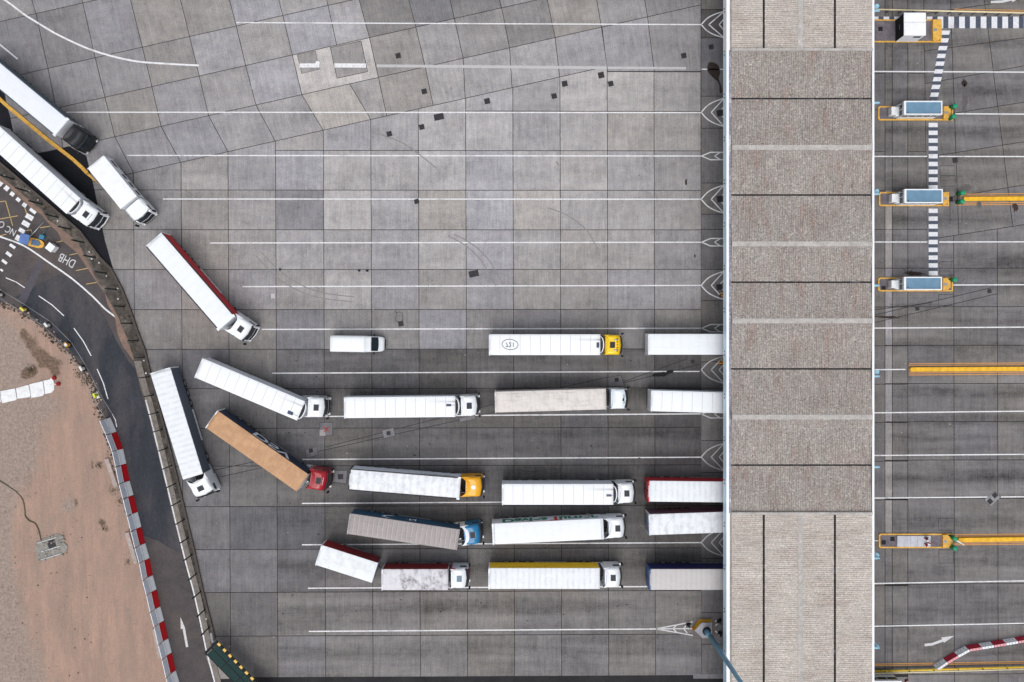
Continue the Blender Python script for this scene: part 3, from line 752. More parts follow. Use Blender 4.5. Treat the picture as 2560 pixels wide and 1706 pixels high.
# ---------------------------------------------------------------- sand lot
def sand_skin():
    m, nt, bs = newmat('sand lot skin'); n = N(nt)
    tc = n.add('ShaderNodeTexCoord').outputs['Object']
    at = n.add('ShaderNodeAttribute', attribute_name='cover'); sp = n.add('ShaderNodeSeparateColor'); n.link(at.outputs['Color'], sp.inputs[0])
    rot = n.add('ShaderNodeMapping'); rot.inputs['Rotation'].default_value = (0, 0, R(-14)); rot.inputs['Scale'].default_value = (1.5, .32, 1); n.link(tc, rot.inputs['Vector'])
    big = n.noise(rot.outputs[0], .35, 6, .65); streak = n.noise(rot.outputs[0], 1.3, 5, .7)
    jag = n.noise(tc, .9, 6, .7); fine = n.noise(tc, 10, 3, .75); mid = n.noise(tc, 3.2, 5, .75)
    sand = n.mix(n.ramp(big, .32, .68), lin(174, 146, 130), lin(150, 130, 119))
    sand = n.mix(n.ramp(streak, .48, .72, 0, .55), sand, lin(144, 127, 119))
    sand = n.mix(n.ramp(n.noise(rot.outputs[0], .8, 5, .7), .55, .72, 0, .5), sand, lin(190, 152, 138))
    grav = n.mix(n.ramp(mid, .3, .7), lin(142, 128, 120), lin(162, 146, 136))
    g = n.ramp(n.math('ADD', sp.outputs[0], n.ramp(n.math('ADD', jag, n.math('MULTIPLY', streak, .6)), .45, 1.15, -.5, .5)), .2, .85)
    col = n.mix(g, sand, grav)
    d = n.ramp(n.math('ADD', sp.outputs[1], n.ramp(jag, .3, .7, -.35, .3)), .34, .75)
    col = n.mix(d, col, n.mix(n.ramp(mid, .35, .65), lin(92, 80, 70), lin(134, 112, 98)))
    rut = n.noise(n.scale(rot.outputs[0], 4.2, .35), 1., 3, .6); soft = n.noise(tc, .16, 3, .5)
    col = n.mix(n.math('MULTIPLY', n.ramp(rut, .52, .68, 0, .5), n.ramp(soft, .42, .6)), col, lin(136, 116, 106))
    v = n.math('ADD', n.ramp(fine, .3, .7, .84, 1.16), n.math('MULTIPLY', n.ramp(mid, .3, .7, -.13, .13), n.math('ADD', g, .5)))
    mul = n.add('ShaderNodeVectorMath', operation='SCALE'); n.link(col, mul.inputs[0]); n.link(v, mul.inputs['Scale']); n.link(mul.outputs[0], bs.inputs['Base Color'])
    bs.inputs['Roughness'].default_value = 1.; bs.inputs['Specular IOR Level'].default_value = .15
    bp = n.add('ShaderNodeBump'); bp.inputs['Strength'].default_value = .6; bp.inputs['Distance'].default_value = .06; n.link(mid, bp.inputs['Height']); n.link(bp.outputs[0], bs.inputs['Normal'])
    return m
GRAV = [(10, 870, 55, 50), (40, 925, 45, 40), (-60, 850, 100, 90), (-20, 1060, 110, 60), (95, 1015, 55, 30), (0, 1180, 60, 110), (0, 1340, 28, 120), (0, 1480, 35, 120), (20, 1600, 50, 120), (60, 1700, 60, 80), (172, 1265, 22, 20), (60, 1120, 40, 70), (25, 1000, 70, 30)]
DIRT = [(60, 836, 14, 16), (78, 858, 16, 18), (100, 885, 20, 18), (112, 905, 16, 14), (78, 928, 20, 16), (66, 940, 14, 10), (231, 1160, 4, 18), (190, 1255, 6, 20), (255, 1306, 12, 8), (268, 1324, 8, 8), (130, 905, 22, 16), (140, 930, 14, 18)]
def grid_lot():
    me_v, me_f, cov = [], [], []
    m = 90; rn = random.Random(3)
    def edge_x(y):
        for a, b in zip(lot, lot[1:]):
            if a[1] <= y <= b[1]: return a[0] + (b[0] - a[0]) * (y - a[1]) / (b[1] - a[1])
        return lot[-1][0]
    ys = [762 + (1800 - 762) * i / 260 for i in range(261)]
    G = lambda L_, x, y: min(1., sum(math.exp(-((x - a) / c) ** 2 - ((y - b) / d) ** 2) for a, b, c, d in L_))
    for y in ys:
        ex = edge_x(y) + rn.uniform(-2.2, 2.2)
        for ix in range(m + 1):
            x = -200 + (ex + 200) * (ix / m) ** .8
            z = .05 + .05 * (math.sin(x * .05 + y * .02) + math.sin(y * .043 - x * .03)) * .5 + rn.uniform(0, .015)
            if ix == m: z = .021
            me_v.append(P3(x, y, max(.022, z) if ix < m else z)); cov.append((G(GRAV, x, y), G(DIRT, x, y), 0, 1))
    for iy in range(len(ys) - 1):
        for ix in range(m):
            a = iy * (m + 1) + ix; me_f.append((a, a + m + 1, a + m + 2, a + 1))
    me = bpy.data.meshes.new('sand_lot'); me.from_pydata(me_v, [], me_f); me.materials.append(sand_skin())
    at = me.attributes.new('cover', 'FLOAT_COLOR', 'POINT')
    for i, c in enumerate(cov): at.data[i].color = c
    for p in me.polygons: p.use_smooth = True
    return structure(link('sand_lot', me))
grid_lot()
# rubble along the broken asphalt edge, one mass
mb = MB(); rn = random.Random(9)
def stone(mb, x, y, z, r, mi):
    pts = []
    for k in range(3):
        a0 = rn.uniform(0, 6.28); rr = r * (1, .95, .5)[k]; zz = z + r * (0, .45, .8)[k]
        pts.append([(x + math.cos(a0 * 0 + 2 * math.pi * i / 6) * rr * rn.uniform(.7, 1.25), y + math.sin(2 * math.pi * i / 6) * rr * rn.uniform(.7, 1.25), zz) for i in range(6)])
    mb.loft(pts, mi, smooth=False)
for i in range(760):
    j = rn.randrange(1, 21); a, b = lot[j], lot[j + 1]; t = rn.random()
    off = rn.gauss(0, 5) - 1
    x, y = a[0] + (b[0] - a[0]) * t + off, a[1] + (b[1] - a[1]) * t - off * .5
    w = P(x, y); stone(mb, w[0], w[1], .02, rn.uniform(.05, .17) * (1.3 if rn.random() < .1 else 1), rn.choice((0, 0, 1, 1, 2)))
for i in range(170):
    x, y = rn.uniform(0, 230), rn.uniform(800, 1690)
    if x < 60 + (y - 800) * .28: w = P(x, y); stone(mb, w[0], w[1], .07, rn.uniform(.03, .1), rn.choice((0, 1, 2)))
structure(mb.build('rubble', [paint('rubble brown', (128, 107, 95), .95, var=.2), paint('rubble dark', (76, 68, 62), .95, var=.2), paint('rubble pale', (164, 148, 138), .95, var=.15)]), 'stuff')
# weeds: many small blades in tufts
mb = MB()
def tuft(x, y, z, r, n):
    for _ in range(n):
        a = rn.uniform(0, 6.28); d = rn.uniform(0, r); bx, by = x + math.cos(a) * d, y + math.sin(a) * d
        l = rn.uniform(.08, .3); a2 = rn.uniform(0, 6.28); w = .025
        tx, ty = bx + math.cos(a2) * l, by + math.sin(a2) * l
        nx, ny = -math.sin(a2) * w, math.cos(a2) * w
        mb.face([(bx - nx, by - ny, z), (bx + nx, by + ny, z), (tx, ty, z + l * .6)], rn.choice((0, 0, 1)))
for px, py, r, n in ((78, 925, .8, 120), (249, 1163, .5, 70), (168, 838, .4, 40), (285, 1225, .7, 70), (300, 1255, .6, 60), (260, 1320, .5, 50), (200, 935, .7, 60), (215, 955, .7, 60), (320, 1405, .4, 30)):
    w = P(px, py); tuft(w[0], w[1], .08, r, n)
for i in range(len(wall_e) - 3):
    a, b = wall_e[i + 1], wall_e[i + 2]
    for k in range(3):
        t = rn.random(); o = rn.uniform(8, 26)
        w = P(a[0] + (b[0] - a[0]) * t - o, a[1] + (b[1] - a[1]) * t + o * .4); tuft(w[0], w[1], .03, .35, 16)
structure(mb.build('weeds', [paint('weed green', (60, 58, 46), .9, var=.2), paint('weed straw', (118, 104, 78), .9, var=.2)]), 'stuff')

mb = MB()
for i in range(34):
    a, b = wall_e[2 + i % 16], wall_e[3 + i % 16]; t_ = rn.random(); o_ = rn.uniform(8, 24)
    w = P(a[0] + (b[0] - a[0]) * t_ - o_, a[1] + (b[1] - a[1]) * t_ + o_ * .4); stone(mb, w[0], w[1], .03, rn.uniform(.05, .16), rn.choice((0, 0, 1, 2)))
structure(mb.build('litter', [paint('litter white', (216, 218, 220), .7), paint('litter grey', (120, 118, 116), .8), paint('litter dark', (40, 38, 38), .8)]), 'stuff')
# yellow kerb between the two approach lanes
m = MB()
ky = [(-60, 186), (0, 248), (18, 265), (60, 300), (120, 350), (182, 398), (206, 420), (219, 434)]
for i, (a, b) in enumerate(zip(ky, ky[1:])):
    d = (b[0] - a[0], b[1] - a[1]); l = math.hypot(*d); nx, ny = d[1] / l * 4.4, -d[0] / l * 4.4
    m.prism([P(a[0] + nx, a[1] + ny), P(b[0] + nx, b[1] + ny), P(b[0] - nx, b[1] - ny), P(a[0] - nx, a[1] - ny)], 0, .14)
m.prism([P(216, 437), P(222, 433), P(247, 461)], 0, .05)
tag(m.build('yellow_kerb', M_YKERB), 'long yellow kerb divider between the two lorry approach lanes', 'kerb')

# ---------------------------------------------------------------- green security fence
posts = [(-30, 394), (34.4, 448.3), (71.7, 479.8), (105, 511.4), (145, 544), (176, 573.6), (209, 606.5), (238, 644.3), (265.3, 683.6), (290.7, 724.3), (310.7, 767), (329, 809), (345.3, 852), (361.6, 893.6),
         (372.5, 942.3), (383.4, 988), (394.3, 1031.7), (406.3, 1074), (418, 1120.4), (429, 1164.3), (438, 1209.8), (449.6, 1254), (460, 1299.5), (470.6, 1345), (479.7, 1387.5), (491.4, 1434.7), (501.5, 1479.4), (512.4, 1524), (523.3, 1568.5)]
f = thing('security_fence', 'tall green steel fence of slim posts along the kerb beside the asphalt road', 'fence', P3(*posts[8]))
ox, oy, _ = f.location
pw = [P(*p) for p in posts]
for i, p in enumerate(pw):
    m = MB(); q = pw[min(i + 1, len(pw) - 1)]; q0 = pw[max(i - 1, 0)]
    rz = math.atan2(q[1] - q0[1], q[0] - q0[0])
    m.box(-.06, .06, -.075, .075, 0, 3.2); m.box(-.12, .12, -.12, .12, 0, .05); m.box(-.03, .03, -.05, .3, 2.9, 2.96)
    m.build('post', M_GREEN, f, (p[0] - ox, p[1] - oy, 0), rz)
m = MB()
for z in (.25, 1.1, 2.0, 2.85): m.tube([(p[0] - ox, p[1] - oy, z) for p in pw], .006, 0, 4)
m.build('wire', M_GREEN, f)

# ---------------------------------------------------------------- road barrier with hoarding panels
J = [(276.2, 1043.5), (292, 1079.7), (308, 1121.5), (316.2, 1159.6), (324.5, 1201.4), (334.3, 1237.8), (344.5, 1279.6), (354, 1317.7), (363.4, 1357.7), (374.3, 1395.8), (382.3, 1437.6),
     (391.8, 1474), (400.9, 1515.8), (410.7, 1552), (420.8, 1595.7), (429.8, 1632), (439.7, 1675.7), (450.6, 1712), (461, 1755)]
M_BW = paint('barrier white', (232, 236, 240), .55, var=.05, dirt=.25)
M_PANEL = paint('hoarding panel', (228, 234, 244), .5, var=.03)
for i, (a, b) in enumerate(zip(J, J[1:])):
    A, B = P(*a), P(*b); dx, dy = B[0] - A[0], B[1] - A[1]; l = math.hypot(dx, dy)
    rz = math.atan2(dy, dx); col = 'red' if i % 2 else 'white'
    t = thing('road_barrier', '', 'road barrier', (A[0], A[1], .012), rz, 'red and white road barriers along the asphalt road')
    n = i // 2
    if i == 0: lab = 'white road barrier at the top end of the long row, beside the pale poles'
    else:
        where = ['next to the top end', 'near the grey sided lorry', 'beside the upper bare kerb block', 'fourth of its colour from the top', 'level with the sand pit',
                 'below the fresh dark asphalt', 'above the white road arrow', 'level with the arrow tip', 'level with the arrow tail', 'lowest of its colour'][min(9, n)]
        lab = f'{col} road barrier with pale hoarding panel, {where}'
    t['label'] = lab
    # sloped base, then panel on its back edge (local y is to the left of travel = east)
    g = .03
    yb = [(-.0, 0), (-.06, .22), (-.26, .75), (-.28, .98), (-.44, .98), (-.46, .75), (-.66, .22), (-.72, 0)]
    m = MB(); m.loft([[(g, y, z) for y, z in yb], [(l - g, y, z) for y, z in yb]], 0, smooth=False)
    for k in (.3, .7): m.box(l * k - .08, l * k + .08, -.3, -.24, .45, .55, 1)
    bevel(m.build('barrier_block', [M_RED if i % 2 else M_BW, M_BLACK], t), .03)
    m = MB(); m.box(.1, l - .06, -.37, -.33, 1.0, 2.42)
    for z in (1.0, 2.38): m.box(.06, l - .04, -.385, -.315, z, z + .05)
    m.build('hoarding_panel', M_PANEL, t)
    m = MB(); m.tube([(.0, -.35, .9), (.0, -.35, 2.5)], .03); m.tube([(.0, -.35, 2.2), (.0, -1.1, .1)], .025)
    m.build('panel_post', M_CHAS, t)

# ---------------------------------------------------------------- small things on the sand lot and by the road
for (a, b, lab) in (((268, 1146), (293, 1218), 'bare pale concrete kerb block behind the white barriers, nearest the top'), ((319, 1330), (342, 1408), 'bare brown concrete kerb block behind the barriers, level with the pit'), ((388, 1570), (403, 1645), 'thin bare concrete kerb block behind the barriers, nearest the bottom')):
    A, B = P(*a), P(*b); l = math.hypot(B[0] - A[0], B[1] - A[1])
    m = MB(); m.box(0, l, -.3, .3, 0, .32, taper=.04)
    tag(bevel(m.build('kerb_block', paint('kerb block', (176, 164, 158), .9, var=.1, dirt=.4), None, (A[0], A[1], .03), math.atan2(B[1] - A[1], B[0] - A[0])), .03), lab, 'kerb block', 'bare kerb blocks behind the barriers')
# white sheets
sh = [(-34, 1002), (0, 980), (3, 977), (40, 972), (43, 971), (73, 961), (76, 961), (108, 953), (111, 952), (134, 947)]
for i, (q, lab) in enumerate((([(-34, 985), (1, 978), (4, 1006), (-30, 1012)], 'white sheet on the sand, cut by the photo edge'), ([(3, 978), (39, 971), (44, 998), (40, 1001), (8, 1008), (5, 1001)], 'white sheet on the sand second from the photo edge'),
                 ([(42, 971), (73, 962), (78, 989), (76, 993), (45, 997)], 'white sheet on the sand third from the photo edge'), ([(75, 961), (108, 953), (113, 984), (108, 990), (80, 995)], 'white sheet on the sand with the widest ragged edge'),
                 ([(110, 952), (133, 947), (137, 957), (137, 974), (130, 982), (115, 985)], 'white sheet on the sand touching the red weights'))):
    pts = [P(*p) for p in q]
    m = MB(); m.prism(pts, .05, .2); m.box(sum(p[0] for p in pts) / len(pts) - .5, sum(p[0] for p in pts) / len(pts) + .4, sum(p[1] for p in pts) / len(pts) - .3, sum(p[1] for p in pts) / len(pts) + .2, .2, .24)
    tag(bevel(m.build('white_sheet', paint('white plastic sheet', (232, 234, 236), .6, var=.06, scale=2, dirt=.25)), .05), lab, 'sheet', 'white sheets lying on the sand')
for (x, y, lab) in ((137, 945, 'small red weight at the end of the white sheets, upper one'), (147.5, 960, 'small red weight at the end of the white sheets, lower one')):
    w = P(x, y); m = MB(); m.cyl(0, 0, 0, .35, .28, 0, 12, .22); m.cyl(0, 0, .35, .5, .12, 0, 10, .08); m.box(-.45, -.2, -.12, .02, .1, .22, 1)
    tag(m.build('red_weight', [paint('weight red', (150, 24, 28), .6, var=.15), M_OFFW], None, (w[0], w[1], .06)), lab, 'weight', 'red weights')
w = [P3(x, y, .12) for x, y in spline([(-30, 1190), (0, 1203), (22, 1217), (44, 1233), (57, 1250), (62, 1275), (63, 1290), (73, 1302), (88, 1310), (96, 1325), (100, 1340), (104, 1353), (112, 1358)], 5)]
tag(MB().tube(w, .07, 0, 8).build('hose', paint('hose olive', (88, 84, 66), .7)), 'olive green hose snaking over the sand into the pit', 'hose')
t = thing('drain_pit', 'square dark pit in broken concrete with pale edge rails, in the sand', 'pit', P3(127, 1366, .06), R(17))
m = MB(); rn = random.Random(4)
oc = [(-1.9 + rn.uniform(-.2, .2), -1.2), (-1.2, -1.45), (-.2, -1.5), (.9, -1.35), (1.8, -1.2), (2.1, -.6), (1.75, 0), (1.95, .7), (1.4, 1.3), (.4, 1.25), (-.6, 1.15), (-1.6, 1.0), (-1.95, .2)]
m.prism(oc, 0, .1)
for _ in range(46): stone(m, rn.uniform(-1.9, 2.1), rn.uniform(-1.5, 1.4), .1, rn.uniform(.06, .2), 0)
m.build('broken_concrete', paint('broken concrete', (150, 146, 140), .95, var=.18, scale=4, dirt=.6), t)
m = MB(); m.box(-.25, .75, -.2, .75, .1, .115); m.build('hole', M_STEEL, t)
for y, a, b in ((.85, -1.4, 1.1), (-.35, -1.3, 1.2), (-1.3, -1.7, 1.1)):
    m = MB(); m.box(a, b, y, y + .07, .1, .22); m.build('edge_rail', M_SILV, t)
# poles and their supports along the inner edge of the road
sup = [(5, 737, 'white'), (65, 774, 'yellow'), (124, 813, 'white'), (174, 862, 'orange'), (211, 921, 'white'), (244, 988, 'lime')]
sl = {0: 'white pole support at the photo edge, near the top of the sand', 1: 'yellow pole support on the road edge', 2: 'small white pole support between the yellow and the orange one', 3: 'orange pole support with a white middle', 4: 'small white pole support beside the rubble', 5: 'lime yellow pole support with a white foot at the barrier row'}
colr = {'white': M_OFFW, 'yellow': paint('cone yellow', (232, 216, 96), .6), 'orange': paint('support orange', (214, 160, 30), .6), 'lime': paint('lime', (206, 214, 60), .6)}
for i, (x, y, c) in enumerate(sup):
    w = P(x, y); t = thing('pole_support', sl[i], 'support', (w[0], w[1], .016), R(-38 - i * 6), 'pole supports along the road edge')
    m = MB(); m.box(-.45, .45, -.22, .22, 0, .14, taper=.04); bevel(m.build('foot', M_BLACK if i != 5 else M_OFFW, t), .03)
    m = MB(); m.cyl(0, 0, .14, .8, .2, 0, 12, .1); m.box(-.3, .3, -.14, .14, .8, 1.05, 0); bevel(m.build('body', colr[c], t), .03)
    if i == 3: m = MB(); m.box(-.16, .16, -.17, .17, .82, 1.08); m.build('cap', M_OFFW, t)
for i, (a, b) in enumerate(zip([(-60, 690)] + [s[:2] for s in sup], [s[:2] for s in sup] + [(279, 1046)])):
    A, B = P(*a), P(*b); l = math.hypot(B[0] - A[0], B[1] - A[1])
    lab = ['pale rail pair running off the photo edge', 'pale rail pair between the edge support and the yellow support', 'pale rail pair between the yellow and a white support', 'pale rail pair reaching the orange support from above', 'pale rail pair below the orange support', 'pale rail pair reaching the lime support', 'pale rail pair from the lime support to the first white barrier'][i]
    t = thing('barrier_rail', lab, 'rail', (A[0], A[1], .016), math.atan2(B[1] - A[1], B[0] - A[0]), 'pale rails between the pole supports')
    for y, z in ((-.28, .95), (.55, .5)): MB().tube([(0, y * 1, z), (l, y * 1, z)], .035, 0, 6).build('rail', M_GREY, t)
# small machine with blue panel, poles and a white box
t = thing('roadside_unit', 'roadside unit with blue sloping panel and curved yellow base beside the road line', 'machine', P3(82, 602, .02), R(-14))
m = MB(); pts = [(.9 + .75 * math.cos(a), -.2 + .55 * math.sin(a)) for a in [R(-90 + 180 * i / 10) for i in range(11)]]
m.prism([(-.3, .35)] + [(-.3, -.75)] + pts, 0, .3, 0, 0); bevel(m.build('base', M_YKERB, t), .04)
m = MB(); m.prism([(.1, .15), (.1, -.55), (1.0, -.5), (1.25, -.2), (1.0, .12)], .3, .45); m.build('tray', paint('tray blue', (84, 110, 140), .5), t)
m = MB(); m.loft([[(-1.1, -.65, 1.05), (.25, -.65, 1.35), (.25, .6, 1.35), (-1.1, .6, 1.05)], [(-1.1, -.65, 1.13), (.25, -.65, 1.43), (.25, .6, 1.43), (-1.1, .6, 1.13)]], smooth=False)
m.build('panel', paint('panel blue', (96, 128, 186), .3, var=.12), t)
m = MB(); m.box(-.5, -.3, -.1, .1, .0, 1.15); m.build('mast', M_CHAS, t)
m = MB(); m.box(.9, 1.5, .45, 1.0, .0, .5); bevel(m.build('battery_box', paint('battery blue', (58, 128, 160), .5), t), .03)
for (a, b, lab, mt) in (((74, 593), (110, 555), 'thin silver pole lying from the blue unit towards the sandy bank', M_SILV), ((93, 602), (118, 572), 'thin green grey pole lying beside the silver pole', paint('pole teal', (92, 122, 120), .5))):
    m = MB(); m.tube([P3(*a, .45), P3(*b, .12)], .05); tag(m.build('pole', mt), lab, 'pole', 'poles by the roadside unit')
t = thing('white_cabinet', 'small white cabinet standing on the old asphalt near the sandy bank', 'cabinet', P3(137.5, 621, .02), R(-38))
m = MB(); m.box(-.42, .42, -.42, .42, .08, 1.2); bevel(m.build('housing', M_WHITE, t), .03); MB().box(-.5, .5, -.5, .5, 0, .08).build('plinth', M_WALLC, t)
m = MB(); m.box(-.46, .46, -.46, .46, 1.2, 1.26); m.build('lid', M_WHITE, t)
m = MB(); m.box(-.7, .7, -.45, .45, 0, .05); tag(m.build('brown_cover', paint('brown cover', (62, 48, 48), .8), None, P3(126, 613, .02), R(-40)), 'square brown cover on the old asphalt beside the white cabinet', 'cover')

# covered walkway bottom left
t = thing('green_shelter', 'dark green glazed shelter roof with yellow lamps along one edge at the photo corner', 'shelter', P3(513, 1634), 0)
A, B, Cc = Vector(P3(513, 1634, 2.5)), Vector(P3(541, 1602, 2.5)), Vector(P3(660, 1722, 2.5))
ux = Vector(P3(665, 1730, 2.5)) - B; ux.normalize(); uy = A - B; wdt = uy.length; uy = Vector((-ux.y, ux.x, 0)) * -1
rz = math.atan2(ux.y, ux.x); t.location = (B.x, B.y, 0); t.rotation_euler.z = rz   # local x along the lamp edge, shelter lies at -y
ln = 13.0
M_SHG = paint('shelter glazing', (3, 46, 46), .8, var=.15, scale=1.2); M_SHF = paint('shelter frame', (4, 18, 19), .8)
for k in range(5):
    for y0, y1 in ((-wdt / 2 + .06, -.35), (-wdt + .1, -wdt / 2 - .06)):
        m = MB(); m.box(.42 + k * 2.5, 2.8 + k * 2.5, y0, y1, 2.44, 2.5); m.build('roof_pane', M_SHG, t)
m = MB(); m.box(0, .34, -wdt, 0, 2.3, 2.52); m.box(.34, ln, -.3, 0, 2.3, 2.52); m.box(.34, ln, -wdt, -wdt + .1, 2.3, 2.52); m.box(.34, ln, -wdt / 2 - .05, -wdt / 2 + .05, 2.3, 2.52)
for k in range(1, 5): m.box(.36 + k * 2.5 - .06, .36 + k * 2.5 + .06, -wdt + .1, -.3, 2.3, 2.515)
m.build('frame', M_SHF, t)
for k in range(6):
    for y in (-wdt + .05,):
        m = MB(); m.box(k * 2.5 + .1, k * 2.5 + .2, y - .05, y + .05, 0, 2.3); m.build('post', M_SHF, t)
for k in range(12):
    m = MB(); m.box(.35 + k * .98, .78 + k * .98, -.2, .12, 2.52, 2.68); bevel(m.build('lamp', paint('lamp yellow', (226, 186, 84), .5), t), .03)
m = MB(); m.face([P3(514, 1640, Z3), P3(586, 1697, Z3), P3(535, 1698, Z3)][::-1]); structure(m.build('shelter_floor', M_KERBC))
sheet('kerb_panel', [(517, 1586), (534, 1581), (541, 1600), (526, 1612)], .03, paint('kerb panel', (176, 176, 182), .8, var=.1))

# ---------------------------------------------------------------- drain covers
dc = [(995.4, 139.6, 13, 'upper one right of the pale repaired slab'), (1060.5, 229, 13, 'lower one right of the pale repaired slab'), (1054.3, 318, 13, 'next to the oblong cover, below the second lane line'),
      (973.3, 335, 13, 'lying farthest west of the covers under the second lane line'), (1217.9, 253.3, 14, 'alone just above the second lane line'), (1041.6, 504, 12, 'touching the fourth lane line'), (1385.4, 240.6, 13, 'lowest of the loose row of four'),
      (1411.6, 209.7, 14, 'second of the loose row of four'), (1502.8, 188.3, 15, 'largest of the loose row of four'), (1527, 209.7, 13, 'last of the loose row of four, nearest the canopy'),
      (1709.6, 139.6, 13, 'near the canopy, above the faded line'), (1778, 117.8, 12, 'right at the canopy mouth above the oil stain'), (1002.3, 809.7, 13, 'beside the cracked patch above the van lane'), (1541.7, 950, 10, 'in a grey chamber slab in front of the beige trailer'),
      (1731.7, 904.5, 9, 'close to the orange arm at the canopy mouth'), (971.4, 1083.3, 10, 'in a grey chamber slab on the trench between two lorries'), (777.4, 1127, 10, 'in a grey chamber slab above the dark red cab'), (851.5, 1192.3, 13, 'in the chamber slab before the red cab'),
      (2387.7, 400.9, 13, 'beyond the canopy, below the striped walkway kerb line'), (2293.2, 771.9, 10, 'on the trench nearest the canopy, beyond it'), (2473.5, 728.3, 10, 'on the trench far beyond the lowest glazed booth'), (2487, 1238.5, 12, 'upper of the pair in the blue grey patch'),
      (2475, 1254, 12, 'lower of the pair in the blue grey patch'), (391.5, 1217, 8, 'on the fresh dark asphalt of the road'), (1800, 283, 16, 'half hidden by the canopy at the second lane line'), (1800, 498, 16, 'half hidden by the canopy at the fourth lane line'), (1798, 718, 14, 'half hidden by the canopy at the sixth lane line')]
mc = None
for i, (x, y, s, lab) in enumerate(dc):
    h = s * mpp() / 2
    m = MB(); m.box(-h, h, -h, h, 0, .012); m.box(-h * .8, h * .8, -.02, .02, .012, .016, 1); m.box(-.02, .02, -h * .8, h * .8, .012, .0165, 1)
    tag(m.build('drain_cover', [M_STEEL, M_CHAS], None, P3(x, y, .0125), R(13 if x < 1750 and y < 900 else 10 if y < 1150 else (42 if 2460 < x < 2500 and y > 1200 else 2))), 'dark square drain cover, ' + lab, 'drain cover', 'dark steel drain covers in the paving')
for x, y, lab in ((1097.2, 292.6, 'dark oblong drain cover below the second lane line'), (1184.4, 684.7, 'dark oblong drain cover alone above the sixth lane line')):
    m = MB(); m.box(-.62, .62, -.4, .4, 0, .012); m.box(-.01, .01, -.4, .4, .012, .016, 1)
    tag(m.build('drain_cover', [M_STEEL, M_CHAS], None, P3(x, y, .005), R(12)), lab, 'drain cover', 'dark steel drain covers in the paving')

EXPO = 0.03
# ---------------------------------------------------------------- lorries
M_TYRE = paint('tyre', (30, 30, 32), .9, var=.15, scale=6)
M_RIM = paint('wheel rim', (158, 160, 162), .4, .6)
def wheel_mesh(w=.32, r=.5):
    m = MB(); k = 20
    prof = [(-w / 2, r * .62), (-w / 2, r * .93), (-w / 2 + .05, r), (w / 2 - .05, r), (w / 2, r * .93), (w / 2, r * .62)]
    m.loft([[(math.cos(2 * math.pi * i / k) * rr, y, math.sin(2 * math.pi * i / k) * rr) for i in range(k)] for y, rr in prof], 0, cap=True)
    return m.mesh('wheel', M_TYRE)
def rim_mesh(w=.32, r=.5):
    m = MB(); k = 16
    m.cyl(0, 0, 0, .001, .001) if False else None
    m.loft([[(math.cos(2 * math.pi * i / 8) * .1, y, math.sin(2 * math.pi * i / 8) * .1) for i in range(8)] for y in (-w / 2, w / 2)], 0, cap=True)
    for sg in (-1, 1):
        prof = [(sg * (w / 2 + .005), r * .6), (sg * (w / 2 - .06), r * .5), (sg * (w / 2 - .07), r * .2), (sg * (w / 2 + .03), r * .17)]
        m.loft([[(math.cos(2 * math.pi * i / k) * rr, y, math.sin(2 * math.pi * i / k) * rr) for i in range(k)] for y, rr in prof], 0, cap=True)
    return m.mesh('rim', M_RIM)
WM, WD, RM, RD = wheel_mesh(), wheel_mesh(.62), rim_mesh(), rim_mesh(.62)
WV, RV = wheel_mesh(.24, .34), rim_mesh(.24, .34)
def wheel(parent, x, y, dual=False, r=.5, van=False, M=None):
    loc = Vector((x, y, r)); rz = 0.
    if M: loc = M @ loc; rz = M.to_euler().z
    o = link('wheel', WV if van else WD if dual else WM, parent, loc, rz)
    link('rim', RV if van else RD if dual else RM, o); return o

